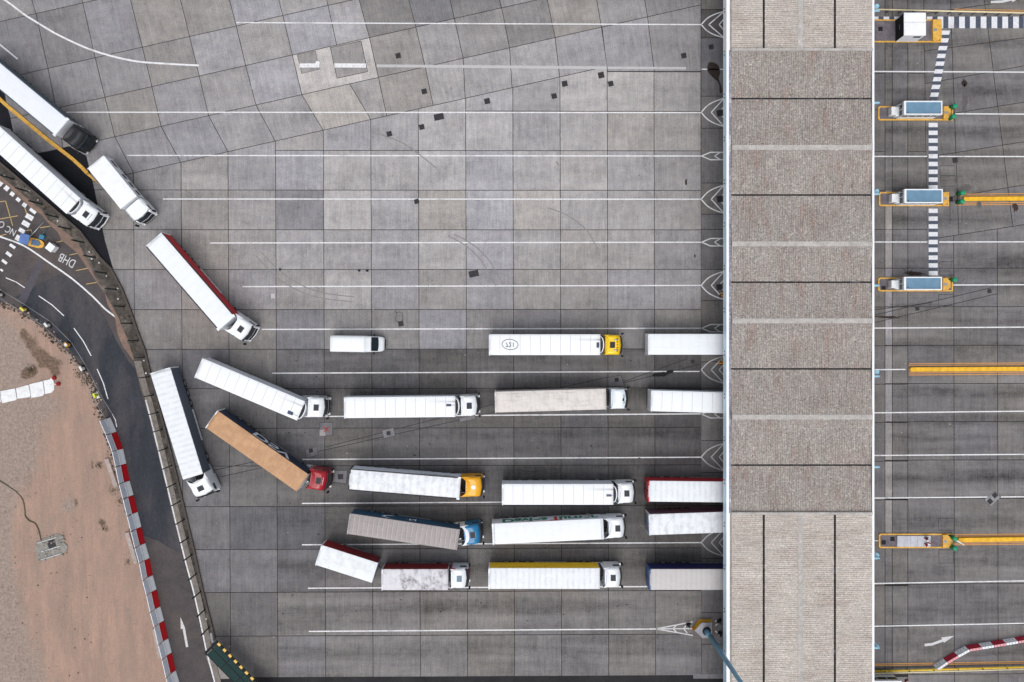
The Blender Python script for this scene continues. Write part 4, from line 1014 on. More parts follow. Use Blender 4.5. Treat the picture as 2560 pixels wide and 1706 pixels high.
def plan(hw, xf, xr, rf, n=5, rr=.06, bulge=.12):
    """cab outline, rounded at the front; counter-clockwise from rear right"""
    pts = [(xr, -hw + rr), (xr + rr, -hw)]
    for i in range(n + 1):
        a = R(-90 + 90 * i / n); pts.append((xf - rf - bulge + math.cos(a) * rf, -hw + rf + math.sin(a) * rf))
    pts.append((xf, 0))
    for i in range(n + 1):
        a = R(90 * i / n); pts.append((xf - rf - bulge + math.cos(a) * rf, hw - rf + math.sin(a) * rf))
    pts += [(xr + rr, hw), (xr, hw - rr)]
    return pts
def make_cab(parent, kx, dh, col, sp):
    """tractor cab and its chassis; local origin at the coupling"""
    Mx = Matrix.Translation((kx, 0, 0)) @ Matrix.Rotation(-R(dh), 4, 'Z')
    zt = sp.get('zt', 3.72); cm = col; dm = sp.get('deflector', col)
    xr, xf = 2.1, 4.34
    prof = [(.42, 1.22, xf - .1, .3), (.62, 1.25, xf, .34), (1.2, 1.25, xf, .34), (2.05, 1.25, xf - .03, .34), (3.0, 1.23, xf - .2, .34), (zt - .45, 1.21, xf - .36, .36), (zt - .14, 1.15, xf - .6, .4), (zt - .02, 1.02, xf - .85, .4), (zt, .9, xf - 1.0, .4)]
    m = MB(); m.loft([[(x, y, z) for x, y in plan(hw, f, xr, rf)] for z, hw, f, rf in prof], 0)
    cab = m.build('cab', cm, parent); cab.matrix_local = Mx
    def ring(z0, z1, y0, y1, off, name, mat, n=9, sink=0.):
        m = MB(); rows = []
        def at(z):
            for (za, ha, fa, ra), (zb, hb, fb, rb) in zip(prof, prof[1:]):
                if za <= z <= zb:
                    t = (z - za) / (zb - za); return ha + (hb - ha) * t, fa + (fb - fa) * t, ra + (rb - ra) * t
        for z in (z0, (z0 + z1) / 2, z1):
            hw, f, rf = at(z); pl = plan(hw, f, xr, rf)[2:-2]; row = []
            # resample the front arc between the two y limits
            for i in range(n):
                y = y0 + (y1 - y0) * i / (n - 1); y = max(-hw + .002, min(hw - .002, y))
                for (xa, ya), (xb, yb) in zip(pl, pl[1:]):
                    if ya <= y <= yb:
                        t = 0 if yb == ya else (y - ya) / (yb - ya); x = xa + (xb - xa) * t; break
                row.append((x + off, y, z))
            rows.append(row)
        m.loft(rows, 0, cap=False, closed=False)
        m.loft([rows[0], [(x - .1, y, z) for x, y, z in rows[0]]], 0, cap=False, closed=False, smooth=False)
        m.loft([[(x - .1, y, z) for x, y, z in rows[2]], rows[2]], 0, cap=False, closed=False, smooth=False)
        return m.build(name, mat, cab)
    ring(2.06, 2.98, -1.14, 1.14, .018, 'windscreen', M_GLASS)
    ring(.95, 1.85, -.85, .85, .022, 'grille', sp.get('grille', M_CHAS))
    ring(.44, .66, -1.1, 1.1, .05, 'bumper', sp.get('bumper', M_CHAS))
    if sp.get('visor', True):
        ring(3.02, 3.2, -1.1, 1.1, .16, 'sun_visor', sp.get('visorm', M_CHAS))
    for s in (-1, 1):
        m = MB(); m.box(xf - .3, xf + .02, s * .95 - .16, s * .95 + .16, .72, .92); bevel(m.build('headlight', M_SILV, cab), .03)
        m = MB(); m.face([(3.15, s * 1.256, 2.1), (3.98, s * 1.256, 2.1), (3.92, s * 1.247, 2.85), (3.15, s * 1.247, 2.85)][::s]); m.build('side_window', M_GLASS, cab)
        m = MB(); m.box(xf - .12, xf + .1, s * 1.4 - .1, s * 1.4 + .1, 2.05, 2.95); m.box(xf - .1, xf - .04, min(s * 1.2, s * 1.4), max(s * 1.2, s * 1.4), 2.9, 2.97); m.box(xf - .1, xf - .04, min(s * 1.2, s * 1.4), max(s * 1.2, s * 1.4), 2.1, 2.16)
        bevel(m.build('mirror', sp.get('mirror', M_BLACK), cab), .03)
    if sp.get('hatch', True):
        hx = sp.get('hx', 3.12)
        m = MB(); m.box(hx - .33, hx + .33, -.4, .4, zt - .04, zt + .05, taper=.02); m.build('roof_hatch', sp.get('hatchm', M_HATCH), cab)
        m = MB(); m.box(hx - .38, hx + .38, -.45, .45, zt - .05, zt + .025); m.build('hatch_frame', sp.get('framem', M_WHITEP), cab)
    if sp.get('wind', True):
        fl = sp.get('flare', .5); zb = zt + sp.get('rise', .16); n = 13; top, bot = [], []
        for i in range(n):
            y = -1.2 + 2.4 * i / (n - 1); q = (y / 1.2) ** 2
            xe = 2.28 - fl * q * (.35 + .65 * q)
            top.append((xe, y, zb - .1 * q)); bot.append((2.75 - .1 * q, y * .93, zt - .02 - .2 * q * q))
        m = MB(); m.loft([bot, top], 0, cap=False, closed=False)
        m.loft([top, [(x, y, zt - .5) for x, y, z in top]], 1, cap=False, closed=False)
        m.build('wind_deflector', [dm, sp.get('inside', M_CHAS)], cab)
        for s in (-1, 1):
            m = MB(); e = top[-1] if s > 0 else top[0]
            o = [(e[0], s * 1.2, e[2]), (e[0] - .12, s * 1.2, 1.1), (2.2, s * 1.255, 1.1), (2.2, s * 1.25, 3.1), (2.7, s * 1.2, zt - .25)]
            m.loft([o, [(x, y - s * .06, z) for x, y, z in o]], 0, smooth=False); m.build('side_fairing', sp.get('fairing', dm), cab)
    if sp.get('lightbar'):
        m = MB()
        for k in (-.75, -.35, 0, .35, .75): m.cyl(3.55, k, zt - .2, zt + .04, .07, 0, 8)
        m.build('roof_lights', M_STEEL, cab)
        for s in (-1, 1):
            m = MB(); m.tube([(3.1, s * .62, zt + .06), (3.62, s * .62, zt - .02)], .06, 0, 8, .1); m.build('air_horn', M_SILV, cab)
    if sp.get('dish'):
        m = MB(); m.cyl(3.05, 0, zt - .05, zt + .12, .3, 0, 16, .25); m.build('roof_dish', M_WHITE, cab)
    if sp.get('slot'):
        m = MB(); m.box(3.62, 3.7, -.55, .55, zt - .3, zt - .06); m.box(3.4, 3.62, -.25, .1, zt - .2, zt - .02); m.build('roof_slot', M_GLASS, cab)
    if sp.get('emblem'):
        m = MB()
        for k in range(8): m.box(3.62, 3.68, -.45 + k * .12, -.38 + k * .12, zt - .2, zt - .08)
        m.build('front_lettering', sp['emblem'], cab)
    # chassis
    m = MB()
    for s in (-1, 1): m.box(-1.15, 3.9, s * .45 - .06, s * .45 + .06, .72, .98)
    m.box(-1.15, -1.0, -.5, .5, .72, .98); m.box(1.3, 2.0, -1.1, 1.1, .55, 1.0); m.box(-.35, .35, -.5, .5, .98, 1.14); m.box(1.55, 1.95, -.9, .9, 1.0, 1.6)
    m.tube([(1.9, -.3, 1.7), (1.3, -.2, 1.3), (.9, 0, 1.25)], .03, 1); m.tube([(1.9, .1, 1.7), (1.3, .2, 1.35), (.9, .1, 1.25)], .03, 1)
    ch = m.build('tractor_chassis', [M_CHAS, M_BLACK], parent); ch.matrix_local = Mx
    for s in (-1, 1):
        m = MB(); m.loft([[(x, s * .9 + math.cos(2 * math.pi * i / 12) * .32, .72 + math.sin(2 * math.pi * i / 12) * .3) for i in range(12)] for x in (.75, 2.0)], 0); m.build('fuel_tank', M_SILV, ch)
        m = MB(); m.loft([[(math.cos(a) * .62 - .2, s * .92 - .33, .5 + math.sin(a) * .6) for a in [R(15 + 150 * i / 8) for i in range(9)]], [(math.cos(a) * .62 - .2, s * .92 + .33, .5 + math.sin(a) * .6) for a in [R(15 + 150 * i / 8) for i in range(9)]]], 0, cap=False, closed=False); m.build('mudguard', M_BLACK, ch)
        wheel(parent, 3.0, s * 1.03, M=Mx); wheel(parent, -.2, s * .92, True, M=Mx)
    return cab

def make_box(parent, x0, x1, z0, z1, roofm, sidem, rearm, frontm, kind='curtain', sp={}, M=None, name='trailer'):
    """load box from x0 (rear) to x1 (front)"""
    hw = 1.275; L = x1 - x0
    m = MB(); m.box(x0, x1, -hw + .04, hw - .04, z0, z0 + .14, 1); m.box(x1 - .06, x1, -hw + .05, hw - .05, z0 + .14, z1 - .05, 0)
    for s in (-1, 1): m.box(x0 + .3, x1 - .3, s * .45 - .06, s * .45 + .06, z0 - .3, z0, 1)
    for x in (x0 + 2.2, x0 + 3.5, x0 + 4.8): m.box(x - .08, x + .08, -.95, .95, .45, .6, 1)
    t = m.build(name, [frontm, M_CHAS], parent)
    if M: t.matrix_local = M
    r = .02
    # roof with slightly rounded rim and the odd sag
    n = 28; rows = []
    for i in range(n + 1):
        x = x0 + L * i / n; sag = 0 if kind != 'curtain' else .018 * math.sin(i * 2.2)
        rows.append([(x, -hw, z1 - .06), (x, -hw, z1 - .015), (x, -hw + .05, z1), (x, -.5, z1 + .02 + sag), (x, .5, z1 + .02 + sag), (x, hw - .05, z1), (x, hw, z1 - .015), (x, hw, z1 - .06)])
    m = MB(); m.loft(rows, 0, cap=True, closed=False); m.build('roof', roofm, t)
    if sp.get('railm'):
        for s in (-1, 1):
            m = MB(); m.box(x0 + .05, x1 - .35, s * hw - .09, s * hw + .03, z1 - .1, z1 + .035); m.build('roof_rail', sp['railm'], t)
        for s in (-1, 1):
            m = MB(); m.box(x1 - .34, x1 + .04, s * hw - .16, s * hw + .06, z1 - .2, z1 + .05); bevel(m.build('corner_cap', M_WHITE, t), .03)
    for s in (-1, 1):
        m = MB(); k = int(L / .34); top, mid, bot = [], [], []
        for i in range(k + 1):
            x = x0 + .08 + (L - .16) * i / k; w = (.012 * math.sin(i * 1.9) + .006 * math.sin(i * .7)) if kind == 'curtain' else 0
            top.append((x, s * (hw - .01), z1 - .06)); mid.append((x, s * (hw - .012 + w), (z0 + z1) / 2)); bot.append((x, s * (hw - .012 + w * .6), z0 + .02))
        m.loft([bot, mid, top][::s], 0, cap=False, closed=False)
        if kind == 'curtain':
            for i in range(0, k, 2): m.box(bot[i][0] - .04, bot[i][0] + .04, bot[i][1] - .02, bot[i][1] + .02, z0 - .1, z0 + .08, 1)
        c = m.build('side_curtain' if kind == 'curtain' else 'side_wall', [sidem, M_CHAS], t)
        m = MB(); m.box(x0 + 5.6 if L > 10 else x0 + L * .4, x1 - 3.9 if L > 10 else x1 - 1.6, s * 1.22 - .02, s * 1.22 + .02, .5, .95)
        m.build('side_guard', sp.get('guardm', M_GREY), t)
        m = MB(); m.box(x0 - .03, x0 + .03, min(s * .01, s * (hw - .03)), max(s * .01, s * (hw - .03)), z0 + .02, z1 - .08)
        for q in (.28, .62, .95): m.tube([(x0 - .06, s * q, z0 + .1), (x0 - .06, s * q, z1 - .15)], .022, 1, 6)
        m.build('rear_door', [rearm, M_SILV], t)
        m = MB(); m.box(x0 - .05, x0 + .02, s * .95 - .2, s * .95 + .2, .95, 1.08); m.build('tail_light', M_RED, t)
    m = MB(); m.box(x0, x0 + .12, -1.2, 1.2, .5, .65); m.build('rear_bumper', M_CHAS, t)
    m = MB()
    for s in (-1, 1): m.box(x0 - .04, x0 + .1, s * hw - .06, s * hw + .03, z0, z1 + .015)
    m.box(x0 - .04, x0 + .1, -hw, hw, z1 - .1, z1 + .015); m.build('rear_frame', sp.get('framem', M_WHITEP), t)
    if kind == 'reefer':
        m = MB(); ou = [(x1 + .03 + .46 * math.cos(R(a)), 1.02 * math.sin(R(a))) for a in range(-80, 81, 16)]
        m.prism([(x1, -1.0)] + ou + [(x1, 1.0)], 2.0, z1 - .12, 0); m.build('fridge_unit', [M_WHITEP], t)
        m = MB(); inn = [(p[0] - .13 * math.cos(R(a)) - .0, p[1] * .93) for p, a in zip(ou, range(-80, 81, 16))]
        m.prism([(x1 + .005, -.9)] + inn + [(x1 + .005, .9)], z1 - .12, z1 - .1, 0); m.build('fridge_grille', M_CHAS, t)
        if sp.get('solar'):
            sx, sy, w, h = sp['solar']; m = MB(); m.box(sx - w / 2, sx + w / 2, sy - h / 2, sy + h / 2, z1 + .02, z1 + .06)
            m.tube([(sx, sy, z1 + .05), (x1 - .05, sy, z1 + .05)], .015, 1); m.build('solar_panel', [M_SOLAR, M_CHAS], t)
        if sp.get('soot'):
            pass
    return t

WREAR = M_WHITEP
SIDE = {}
def S(name, rgb, **k): return paint(name, rgb, .55, var=.05, **k)
M_NAVY = S('navy curtain', (22, 40, 66)); M_DRED = S('dark red curtain', (142, 10, 26)); M_CRED = S('crimson curtain', (182, 12, 34)); M_SLATE = S('slate curtain', (82, 92, 106))
M_TEAL = S('teal curtain', (20, 72, 102)); M_YELC = S('yellow curtain', (250, 204, 30)); M_BLUC = S('royal blue curtain', (14, 22, 92)); M_LGC = S('pale grey side', (220, 226, 236))
M_DKC = S('dark teal grey curtain', (74, 88, 100)); M_TANB = S('blue door', (26, 88, 146)); M_DGREY = S('grey violet curtain', (96, 96, 112))
RW = roof_mat('plain white roof', (236, 240, 245), fine=.02, longl=.16, band=.1, bandp=1.1)
RR = roof_mat('panelled white roof', (240, 243, 247), soot=True, seam=1.235, seamw=.04, seamc=(166, 172, 180), fine=.02, longl=.12)
RC = roof_mat('canvas white roof', (234, 238, 243), band=.36, bandp=.68, fine=.03, longl=.2, blotch=.12, blotchc=(176, 176, 176))
RD_ = roof_mat('scuffed white roof', (236, 239, 244), band=.4, bandp=.9, blotch=.4, blotchc=(160, 162, 172), fine=.03)
RB = roof_mat('weathered beige roof', (222, 216, 212), seam=.56, seamw=.035, seamc=(178, 172, 170), longl=.7, blotch=.4, blotchc=(160, 152, 148), fine=.05)
RG = roof_mat('dusty grey roof', (166, 158, 157), seam=.6, seamw=.1, seamc=(192, 186, 186), band=.6, bandp=.6, longl=.7, fine=.08)
RT = roof_mat('tan roof', (194, 150, 112), longl=.5, band=.15, bandp=.5, blotch=.35, blotchc=(224, 186, 142), fine=.07)
RQ = roof_mat('blotched roof', (220, 219, 225), blotch=.95, blotchc=(104, 99, 104), seam=.62, seamw=.05, seamc=(184, 180, 184), longl=.4, fine=.06, bscale=.55)
RS = roof_mat('stone grey roof', (200, 196, 196), band=.25, bandp=.62, longl=.25, fine=.04)
RP = roof_mat('pale blue white roof', (232, 236, 243), fine=.03)
M_CABY = paint('cab yellow', (250, 206, 8), .3, var=.03, coat=.3); M_CABO = paint('cab amber', (240, 172, 22), .3, var=.03, coat=.3); M_CABR = paint('cab red', (158, 4, 28), .3, var=.05, coat=.3)
M_CABK = paint('cab black', (8, 13, 21), .5, var=.1); M_CABB = paint('cab blue', (18, 116, 168), .3, var=.05, coat=.3); M_CABL = paint('cab ice white', (230, 240, 247), .3, var=.02, coat=.3)
M_CABKW = paint('deflector navy', (14, 24, 38), .3, var=.1)

def lorry(label, F, h, dh, roofm, sidem, cabm, kind='curtain', rear=None, front=None, cab={}, box={}, L=13.6, rearpx=None, group='lorries queueing on the apron'):
    if rearpx:
        s = FP / (HC - 4.0); F = (rearpx[0] + L * s * math.cos(R(h)), rearpx[1] + L * s * math.sin(R(h)))
    x, y = P(F[0], F[1], 4.0)
    t = thing('articulated_lorry', label, 'lorry', (x, y, .0), -R(h), group)
    tr = make_box(t, -L, 0, 1.15, 4.0, roofm, sidem, rear or WREAR, front or M_WHITEP, kind, box)
    for q in (-L + 2.2, -L + 3.5, -L + 4.8):
        for s in (-1, 1): wheel(t, q, s * 1.05)
    m = MB()
    for s in (-1, 1): m.box(-2.9, -2.75, s * .8 - .06, s * .8 + .06, .25, 1.0); m.box(-2.98, -2.66, s * .8 - .15, s * .8 + .15, .2, .26)
    m.build('landing_leg', M_CHAS, tr)
    make_cab(t, -1.42, dh, cabm, cab)
    return t, tr
R_ = lorry
R_('white lorry with slate side and black cab above the yellow kerb at the photo edge', (155, 318.7), 39.75, -1, RP, M_DKC, M_CABK, front=M_WHITEP, cab=dict(hatch=False, flare=.15, mirror=M_CABK, visor=True, inside=M_CABK, deflector=M_CABK), box=dict(railm=M_DKC))
R_('white panelled lorry with white cab below the yellow kerb against the dark low wall', (183.7, 515.8), 41.7, -3.5, RR, M_LGC, M_WHITE, 'reefer', cab=dict(emblem=M_STEEL, bumper=M_WHITE))
R_('white roofed lorry with crimson side and white cab angled alone near the van', (567.1, 808.2), 49.1, -13.5, RW, M_CRED, M_WHITE, cab=dict(flare=.75, bumper=M_WHITE), box=dict(railm=M_CHAS, guardm=M_WHITEP))
R_('white lorry with dark slate side parked steeply along the green fence', (482.3, 1192.2), 72.9, -7, RC, M_SLATE, M_WHITE, cab=dict(flare=.7), box=dict(guardm=M_WHITEP))
R_('white panelled lorry with bent trailer pulling straight, above the tan trailer', (752.4, 1027.9), 22.9, -20, RR, M_LGC, M_WHITE, 'reefer', cab=dict(flare=.35), box=dict(solar=(-1.1, -.72, .7, .42)))
t7, tr7 = R_('tan roofed lorry with navy side and dark red cab', (756, 1207.8), 35.1, -24, RT, M_NAVY, M_CABR, cab=dict(flare=.55, emblem=M_WHITE, visorm=M_CHAS, framem=M_CABR), box=dict(framem=M_WHITEP))
R_('white panelled lorry with white cab standing straight, behind the beige trailer', (1138.3, 1016.9), -.6, -1, RR, M_LGC, M_WHITE, 'reefer', cab=dict(flare=.3), box=dict(solar=(-.8, .18, .62, .3)))
t10, tr10 = R_('white panelled lorry with yellow cab and number 721 on its roof', (1500.7, 862.2), 0, .5, RR, M_LGC, M_CABY, 'reefer', cab=dict(flare=.3, lightbar=True, hatchm=M_STEEL, framem=M_CABY, hx=2.95), box=dict(solar=(-.3, -.05, .32, .66)))
R_('plain smooth white trailer half under the canopy in the lane of the yellow cab', None, 0, 0, RW, M_LGC, M_WHITE, rearpx=(1621.2, 861.2))
R_('weathered beige white trailer with ice white slotted cab', (1515.6, 998), -1.6, 1.5, RB, S('beige side', (170, 164, 160)), M_CABL, 'box', cab=dict(hatch=False, slot=True, flare=.25, zt=3.55), box=dict(framem=M_OFFW))
R_('panelled white trailer half under the canopy, in front of the beige lorry', None, 1.6, 1.6, RR, M_LGC, M_WHITE, 'reefer', rearpx=(1628.2, 1002.4))
t14, tr14 = R_('scuffed white lorry with amber cab and white roof dish', (1150, 1220.6), 4.6, -3.5, RD_, M_LGC, M_CABO, cab=dict(flare=.8, dish=True, hatch=False), box=dict(railm=M_CHAS, framem=M_CHAS))
t15, tr15 = R_('dusty grey roofed lorry with teal side and blue white cab', (1146.3, 1350), 8.4, -14, RG, M_TEAL, M_CABB, front=S('grey front', (150, 146, 146)), cab=dict(flare=.6, deflector=M_WHITE, hx=3.15, framem=M_CABB), box=dict(framem=M_GREY))
R_('white panelled lorry with white cab between the beige lorry and the green lettering', (1533.3, 1236.4), 0, -1, RR, M_LGC, M_WHITE, 'reefer', cab=dict(flare=.35), box=dict(solar=(-.55, -.12, .62, .28)))
t17, tr17 = R_('plain white lorry with green and red lettering along its side', (1509, 1322.7), -2.65, 1.6, RW, M_WHITEP, M_WHITE, 'box', cab=dict(flare=.75, hx=3.2), box=dict(framem=M_WHITE))
R_('white roofed trailer with bright red back and side, half under the canopy', None, .6, .6, RC, M_CRED, M_WHITE, rear=S('red doors', (172, 14, 32)), rearpx=(1621.4, 1228.4), box=dict(framem=M_CRED))
R_('pale trailer with grey violet side, half under the canopy, beside the red one', None, -1.9, -1.9, RD_, M_DGREY, M_WHITE, rear=S('grey blue doors', (110, 134, 156)), rearpx=(1623.3, 1312.2))
R_('stone grey roofed trailer with royal blue side, half under the canopy', None, 0, 0, RS, M_BLUC, M_WHITE, rear=M_TANB, rearpx=(1624.6, 1449.2), box=dict(framem=M_TANB))
t21, tr21 = R_('white lorry with bright yellow side and white cab', (1499.5, 1446.8), 0, 0, RC, M_YELC, M_WHITE, cab=dict(flare=.4, hx=3.1), box=dict(framem=M_WHITE))

# lettering and marks on the load boxes
M_INK = paint('roof ink', (44, 52, 56), .6); M_LG = paint('letter green', (0, 118, 88), .5); M_LR = paint('letter red', (196, 40, 40), .5)
lettering('721', (-11.05, .02, 4.048), (R(180), 0, 0), .78,  M_INK, tr10, name='lettering')
m = MB(); o = [(-11.05 + 1.02 * math.cos(a) , .02 + .66 * math.sin(a)) for a in [2 * math.pi * i / 40 for i in range(40)]]
o = [(-11.05 + (x + 11.05) * math.cos(.1) + (y - .02) * math.sin(.1), .02 - (x + 11.05) * math.sin(.1) + (y - .02) * math.cos(.1)) for x, y in o]
c0 = (-11.05, .02); i_ = [(c0[0] + (x - c0[0]) * .93, c0[1] + (y - c0[1]) * .9) for x, y in o]
for k in range(40):
    j = (k + 1) % 40
    m.face([(*i_[k], 4.046), (*o[k], 4.046), (*o[j], 4.046), (*i_[j], 4.046)])
m.build('ellipse_mark', M_INK, tr10)
ys = 1.283
lettering('Davies', (-9.6, ys, 2.6), (R(90), 0, 0), 2.7, M_LG, tr17, bold=.1, sx=.78, name='lettering', ext=.004)
lettering('T', (-5.75, ys, 2.6), (R(90), 0, 0), 3.0, M_LR, tr17, bold=.1, sx=.8, name='lettering', ext=.004)
lettering('urner', (-2.95, ys, 2.6), (R(90), 0, 0), 2.7, M_LG, tr17, bold=.1, sx=.78, name='lettering', ext=.004)
m = MB(); m.box(-11, -6.2, 1.27, 1.285, 3.72, 3.8); m.box(-5.3, -1.2, 1.27, 1.285, 1.75, 1.85); m.build('red_stripe', M_LR, tr17)
m = MB()
for y in (-1.24, 0): m.box(-13.42, -13.34, y - .02, y + .05, 4.0, 4.06)
m.box(-13.38, -13.35, -1.2, 1.2, 4.0, 4.045); m.box(-.3, -.26, -1.2, 1.2, 4.0, 4.05); m.build('roof_seam', M_GREY, tr17)
# navy curtain: large white letters
lettering('DSV', (-5.9, 1.3, 2.55), (R(90), 0, 0), 2.7, M_WHITE, tr7, bold=.05, sx=1.15, name='lettering', ext=.004)
# teal curtain: crescent, letter and small line of writing
m = MB(); a0 = [(-7.9 + 1.5 * math.cos(a) * 1.3, 2.75 + .95 * math.sin(a)) for a in [R(100 + 150 * i / 16) for i in range(17)]]
a1 = [(-7.65 + 1.45 * math.cos(a) * 1.2, 2.85 + .85 * math.sin(a)) for a in [R(100 + 150 * i / 16) for i in range(17)]]
m.loft([[(x, 1.293, z) for x, z in a0], [(x, 1.293, z) for x, z in a1]], 0, cap=False, closed=False, smooth=False); m.build('crescent_mark', M_LGC, tr15)
lettering('N', (-6.0, 1.295, 2.6), (R(90), 0, 0), 1.3, M_WHITE, tr15, name='lettering', bold=.03)
M_LTB = paint('letter blue', (76, 142, 176), .5)
def scribble(tr, x0, x1, z, h, mat, y=1.297, seed=1):
    q = random.Random(seed); m = MB(); x = x0
    while x < x1:
        w = q.uniform(.08, .16); k = q.choice((.6, 1, 1, .75)); m.box(x, x + w * .45, y - .008, y + .002, z, z + h * k); m.box(x, x + w, y - .008, y + .003, z + h * .3, z + h * .5); x += w + q.choice((.06, .06, .2))
    return m.build('small_lettering', mat, tr)
scribble(tr15, -5.2, -3.2, 2.2, .4, M_LTB, seed=2)
lettering('T', (-6.75, 1.295, 2.5), (R(90), 0, 0), .7, M_LTB, tr15, name='lettering', bold=.02)
scribble(tr14, -4.9, -.8, 3.2, .42, M_INK, seed=5)
scribble(tr21, -12.2, -6.6, 3.3, .3, paint('letter brown', (96, 74, 24), .6), seed=8)
# exhaust soot of the fridge units is a real stain on the roof skin: keep it faint
M_SOOT = None

# rigid box truck
def rigid(name, label, cat, F, h, L, z1, roofm, sidem, cabm, cab, group, dual_axle=(1.7,), frontm=None, rear=None, box={}, dh=0, zcab=None):
    x, y = P(F[0], F[1], z1); t = thing(name, label, cat, (x, y, 0), -R(h), group)
    tr = make_box(t, -L, 0, 1.0, z1, roofm, sidem, rear or WREAR, frontm or M_WHITEP, 'box', box, name='load_box')
    for q in dual_axle:
        for s in (-1, 1): wheel(t, -L + q, s * .92, True)
    return t, tr
t3, tr3 = rigid('box_truck', 'short white box truck with dark windows along its side, beside the yellow kerb tip', 'truck', (321.5, 506.5), 50.9, 6.4, 3.55, roof_mat('spotted white roof', (240, 243, 247), blotch=.2, blotchc=(190, 186, 180), fine=.015), M_WHITEP, M_WHITE, {}, None)
for xa, xb in ((-6.1, -4.9), (-3.9, -3.0), (-2.6, -1.6), (-1.3, -.4)):
    m = MB(); m.face([(xa, 1.27, 1.5), (xb, 1.27, 1.5), (xb - .1, 1.27, 2.4), (xa + .15, 1.27, 2.4)][::-1]); m.build('side_graphic', M_GLASS, tr3)
make_cab(t3, -1.85, -2, M_WHITE, dict(hatch=False, wind=False, zt=3.05, visor=False, bumper=M_BLACK))
# drawbar combination
t20 = thing('drawbar_lorry', 'short lorry with smudged roof, dark red sides and a turned drawbar trailer', 'lorry', (*P(1119.9, 1449.5, 3.95), 0), 0, 'lorries queueing on the apron')
b1 = make_box(t20, -8.1, 0, 1.05, 3.95, RQ, M_DRED, S('red back', (110, 14, 24)), M_WHITEP, 'box', dict(framem=M_WHITEP), name='load_box')
for s in (-1, 1): wheel(t20, -6.3, s * .92, True); wheel(t20, -5.0, s * 1.02)
make_cab(t20, -1.75, 0, M_WHITE, dict(flare=.3, fairing=M_CABR, hatchm=paint('hatch teal', (70, 106, 124), .3), zt=3.6, bumper=M_CABR))
xa, ya = P(937.4, 1432.8, 3.95); dx, dy = xa - t20.location.x, ya - t20.location.y
Mt = Matrix.Translation((dx, dy, 0)) @ Matrix.Rotation(-R(17.7), 4, 'Z')
b2 = make_box(t20, -7.25, 0, 1.05, 3.95, roof_mat('worn white roof', (234, 238, 242), blotch=.45, blotchc=(186, 194, 196), longl=.2, fine=.02), M_DRED, M_WHITEP, S('steel blue front', (112, 144, 178)), 'box', dict(framem=M_WHITEP), M=Mt, name='trailer')
for q in (-4.6, -3.3):
    for s in (-1, 1): wheel(t20, q, s * 1.03, M=Mt)
m = MB(); e = Mt @ Vector((0, 0, .8)); m.tube([tuple(Mt @ Vector((-1.5, 0, .8))), tuple(e), (-7.9, 0, .8)], .09, 0, 8); m.build('drawbar', M_CHAS, t20)

# delivery van
x, y = P(829, 859, 1.2); t = thing('delivery_van', 'white high roofed delivery van alone in its lane', 'van', (x, y, 0), -R(.9))
hw = 1.03; x = 0
sec = [  # x, half width, roof z, shoulder z
    (.05, .98, 2.5, 2.3), (.12, 1.02, 2.66, 2.4), (.6, 1.03, 2.72, 2.42), (4.2, 1.03, 2.72, 2.42), (4.36, 1.03, 2.66, 2.38), (4.42, 1.02, 2.5, 2.3), (4.95, 1.0, 2.42, 2.2), (5.1, .98, 2.3, 2.1), (5.86, .97, 1.38, 1.22), (6.35, .9, 1.12, 1.0), (6.52, .78, .95, .85), (6.58, .7, .6, .55)]
rings = [[(X, -w, .38), (X, -w, sh * .55), (X, -w * .985, sh), (X, -w * .86, rz_ - .03), (X, -w * .5, rz_), (X, w * .5, rz_), (X, w * .86, rz_ - .03), (X, w * .985, sh), (X, w, sh * .55), (X, w, .38)] for X, w, rz_, sh in sec]
b = MB().loft(rings, 0).build('body', M_WHITE, t)
m = MB(); m.face([(5.13, -.86, 2.27), (5.83, -.86, 1.43), (5.9, -.45, 1.405), (5.92, 0, 1.4), (5.9, .45, 1.405), (5.83, .86, 1.43), (5.13, .86, 2.27), (5.11, 0, 2.315)]); m.build('windscreen', M_GLASS, b)
# windscreen sits just proud of the body skin
b.children[0].location = (.03, 0, .035)
for s in (-1, 1):
    m = MB(); m.face([(4.55, s * 1.012, 1.3), (5.55, s * .995, 1.3), (5.15, s * .985, 2.0), (4.55, s * .995, 2.05)][::s]); o = m.build('side_window', M_GLASS, b)
    o.location.y = s * .012
    m = MB(); m.box(5.3, 5.5, s * 1.18 - .12, s * 1.18 + .12, 1.35, 1.75); m.box(5.36, 5.44, min(s * .98, s * 1.1), max(s * .98, s * 1.1), 1.4, 1.5); bevel(m.build('mirror', M_BLACK, b), .03)
    m = MB(); m.box(6.3, 6.47, s * .68 - .16, s * .68 + .12, .78, .98); bevel(m.build('headlight', M_SILV, b), .03)
    for q in (1.3, 5.45): wheel(t, q, s * .9, r=.34, van=True)
    m = MB(); m.box(-.0, .06, s * .9 - .06, s * .9 + .06, .9, 1.4); m.build('tail_light', M_RED, b)
m = MB(); m.loft([[(6.1, -.98, z), (6.45, -.86, z), (6.64, -.6, z), (6.7, 0, z), (6.64, .6, z), (6.45, .86, z), (6.1, .98, z)] for z in (.32, .58)], 0, smooth=False); m.build('bumper', M_BLACK, t)
m = MB(); m.box(-.16, .06, -.25, .25, .4, .5); m.build('rear_step', M_CHAS, t)
m = MB()
for xx in (1.1, 1.9, 2.6, 3.5, 3.9): m.box(xx, xx + .06, -.8, .8, 2.71, 2.732)
m.build('roof_rib', M_WHITEP, b)

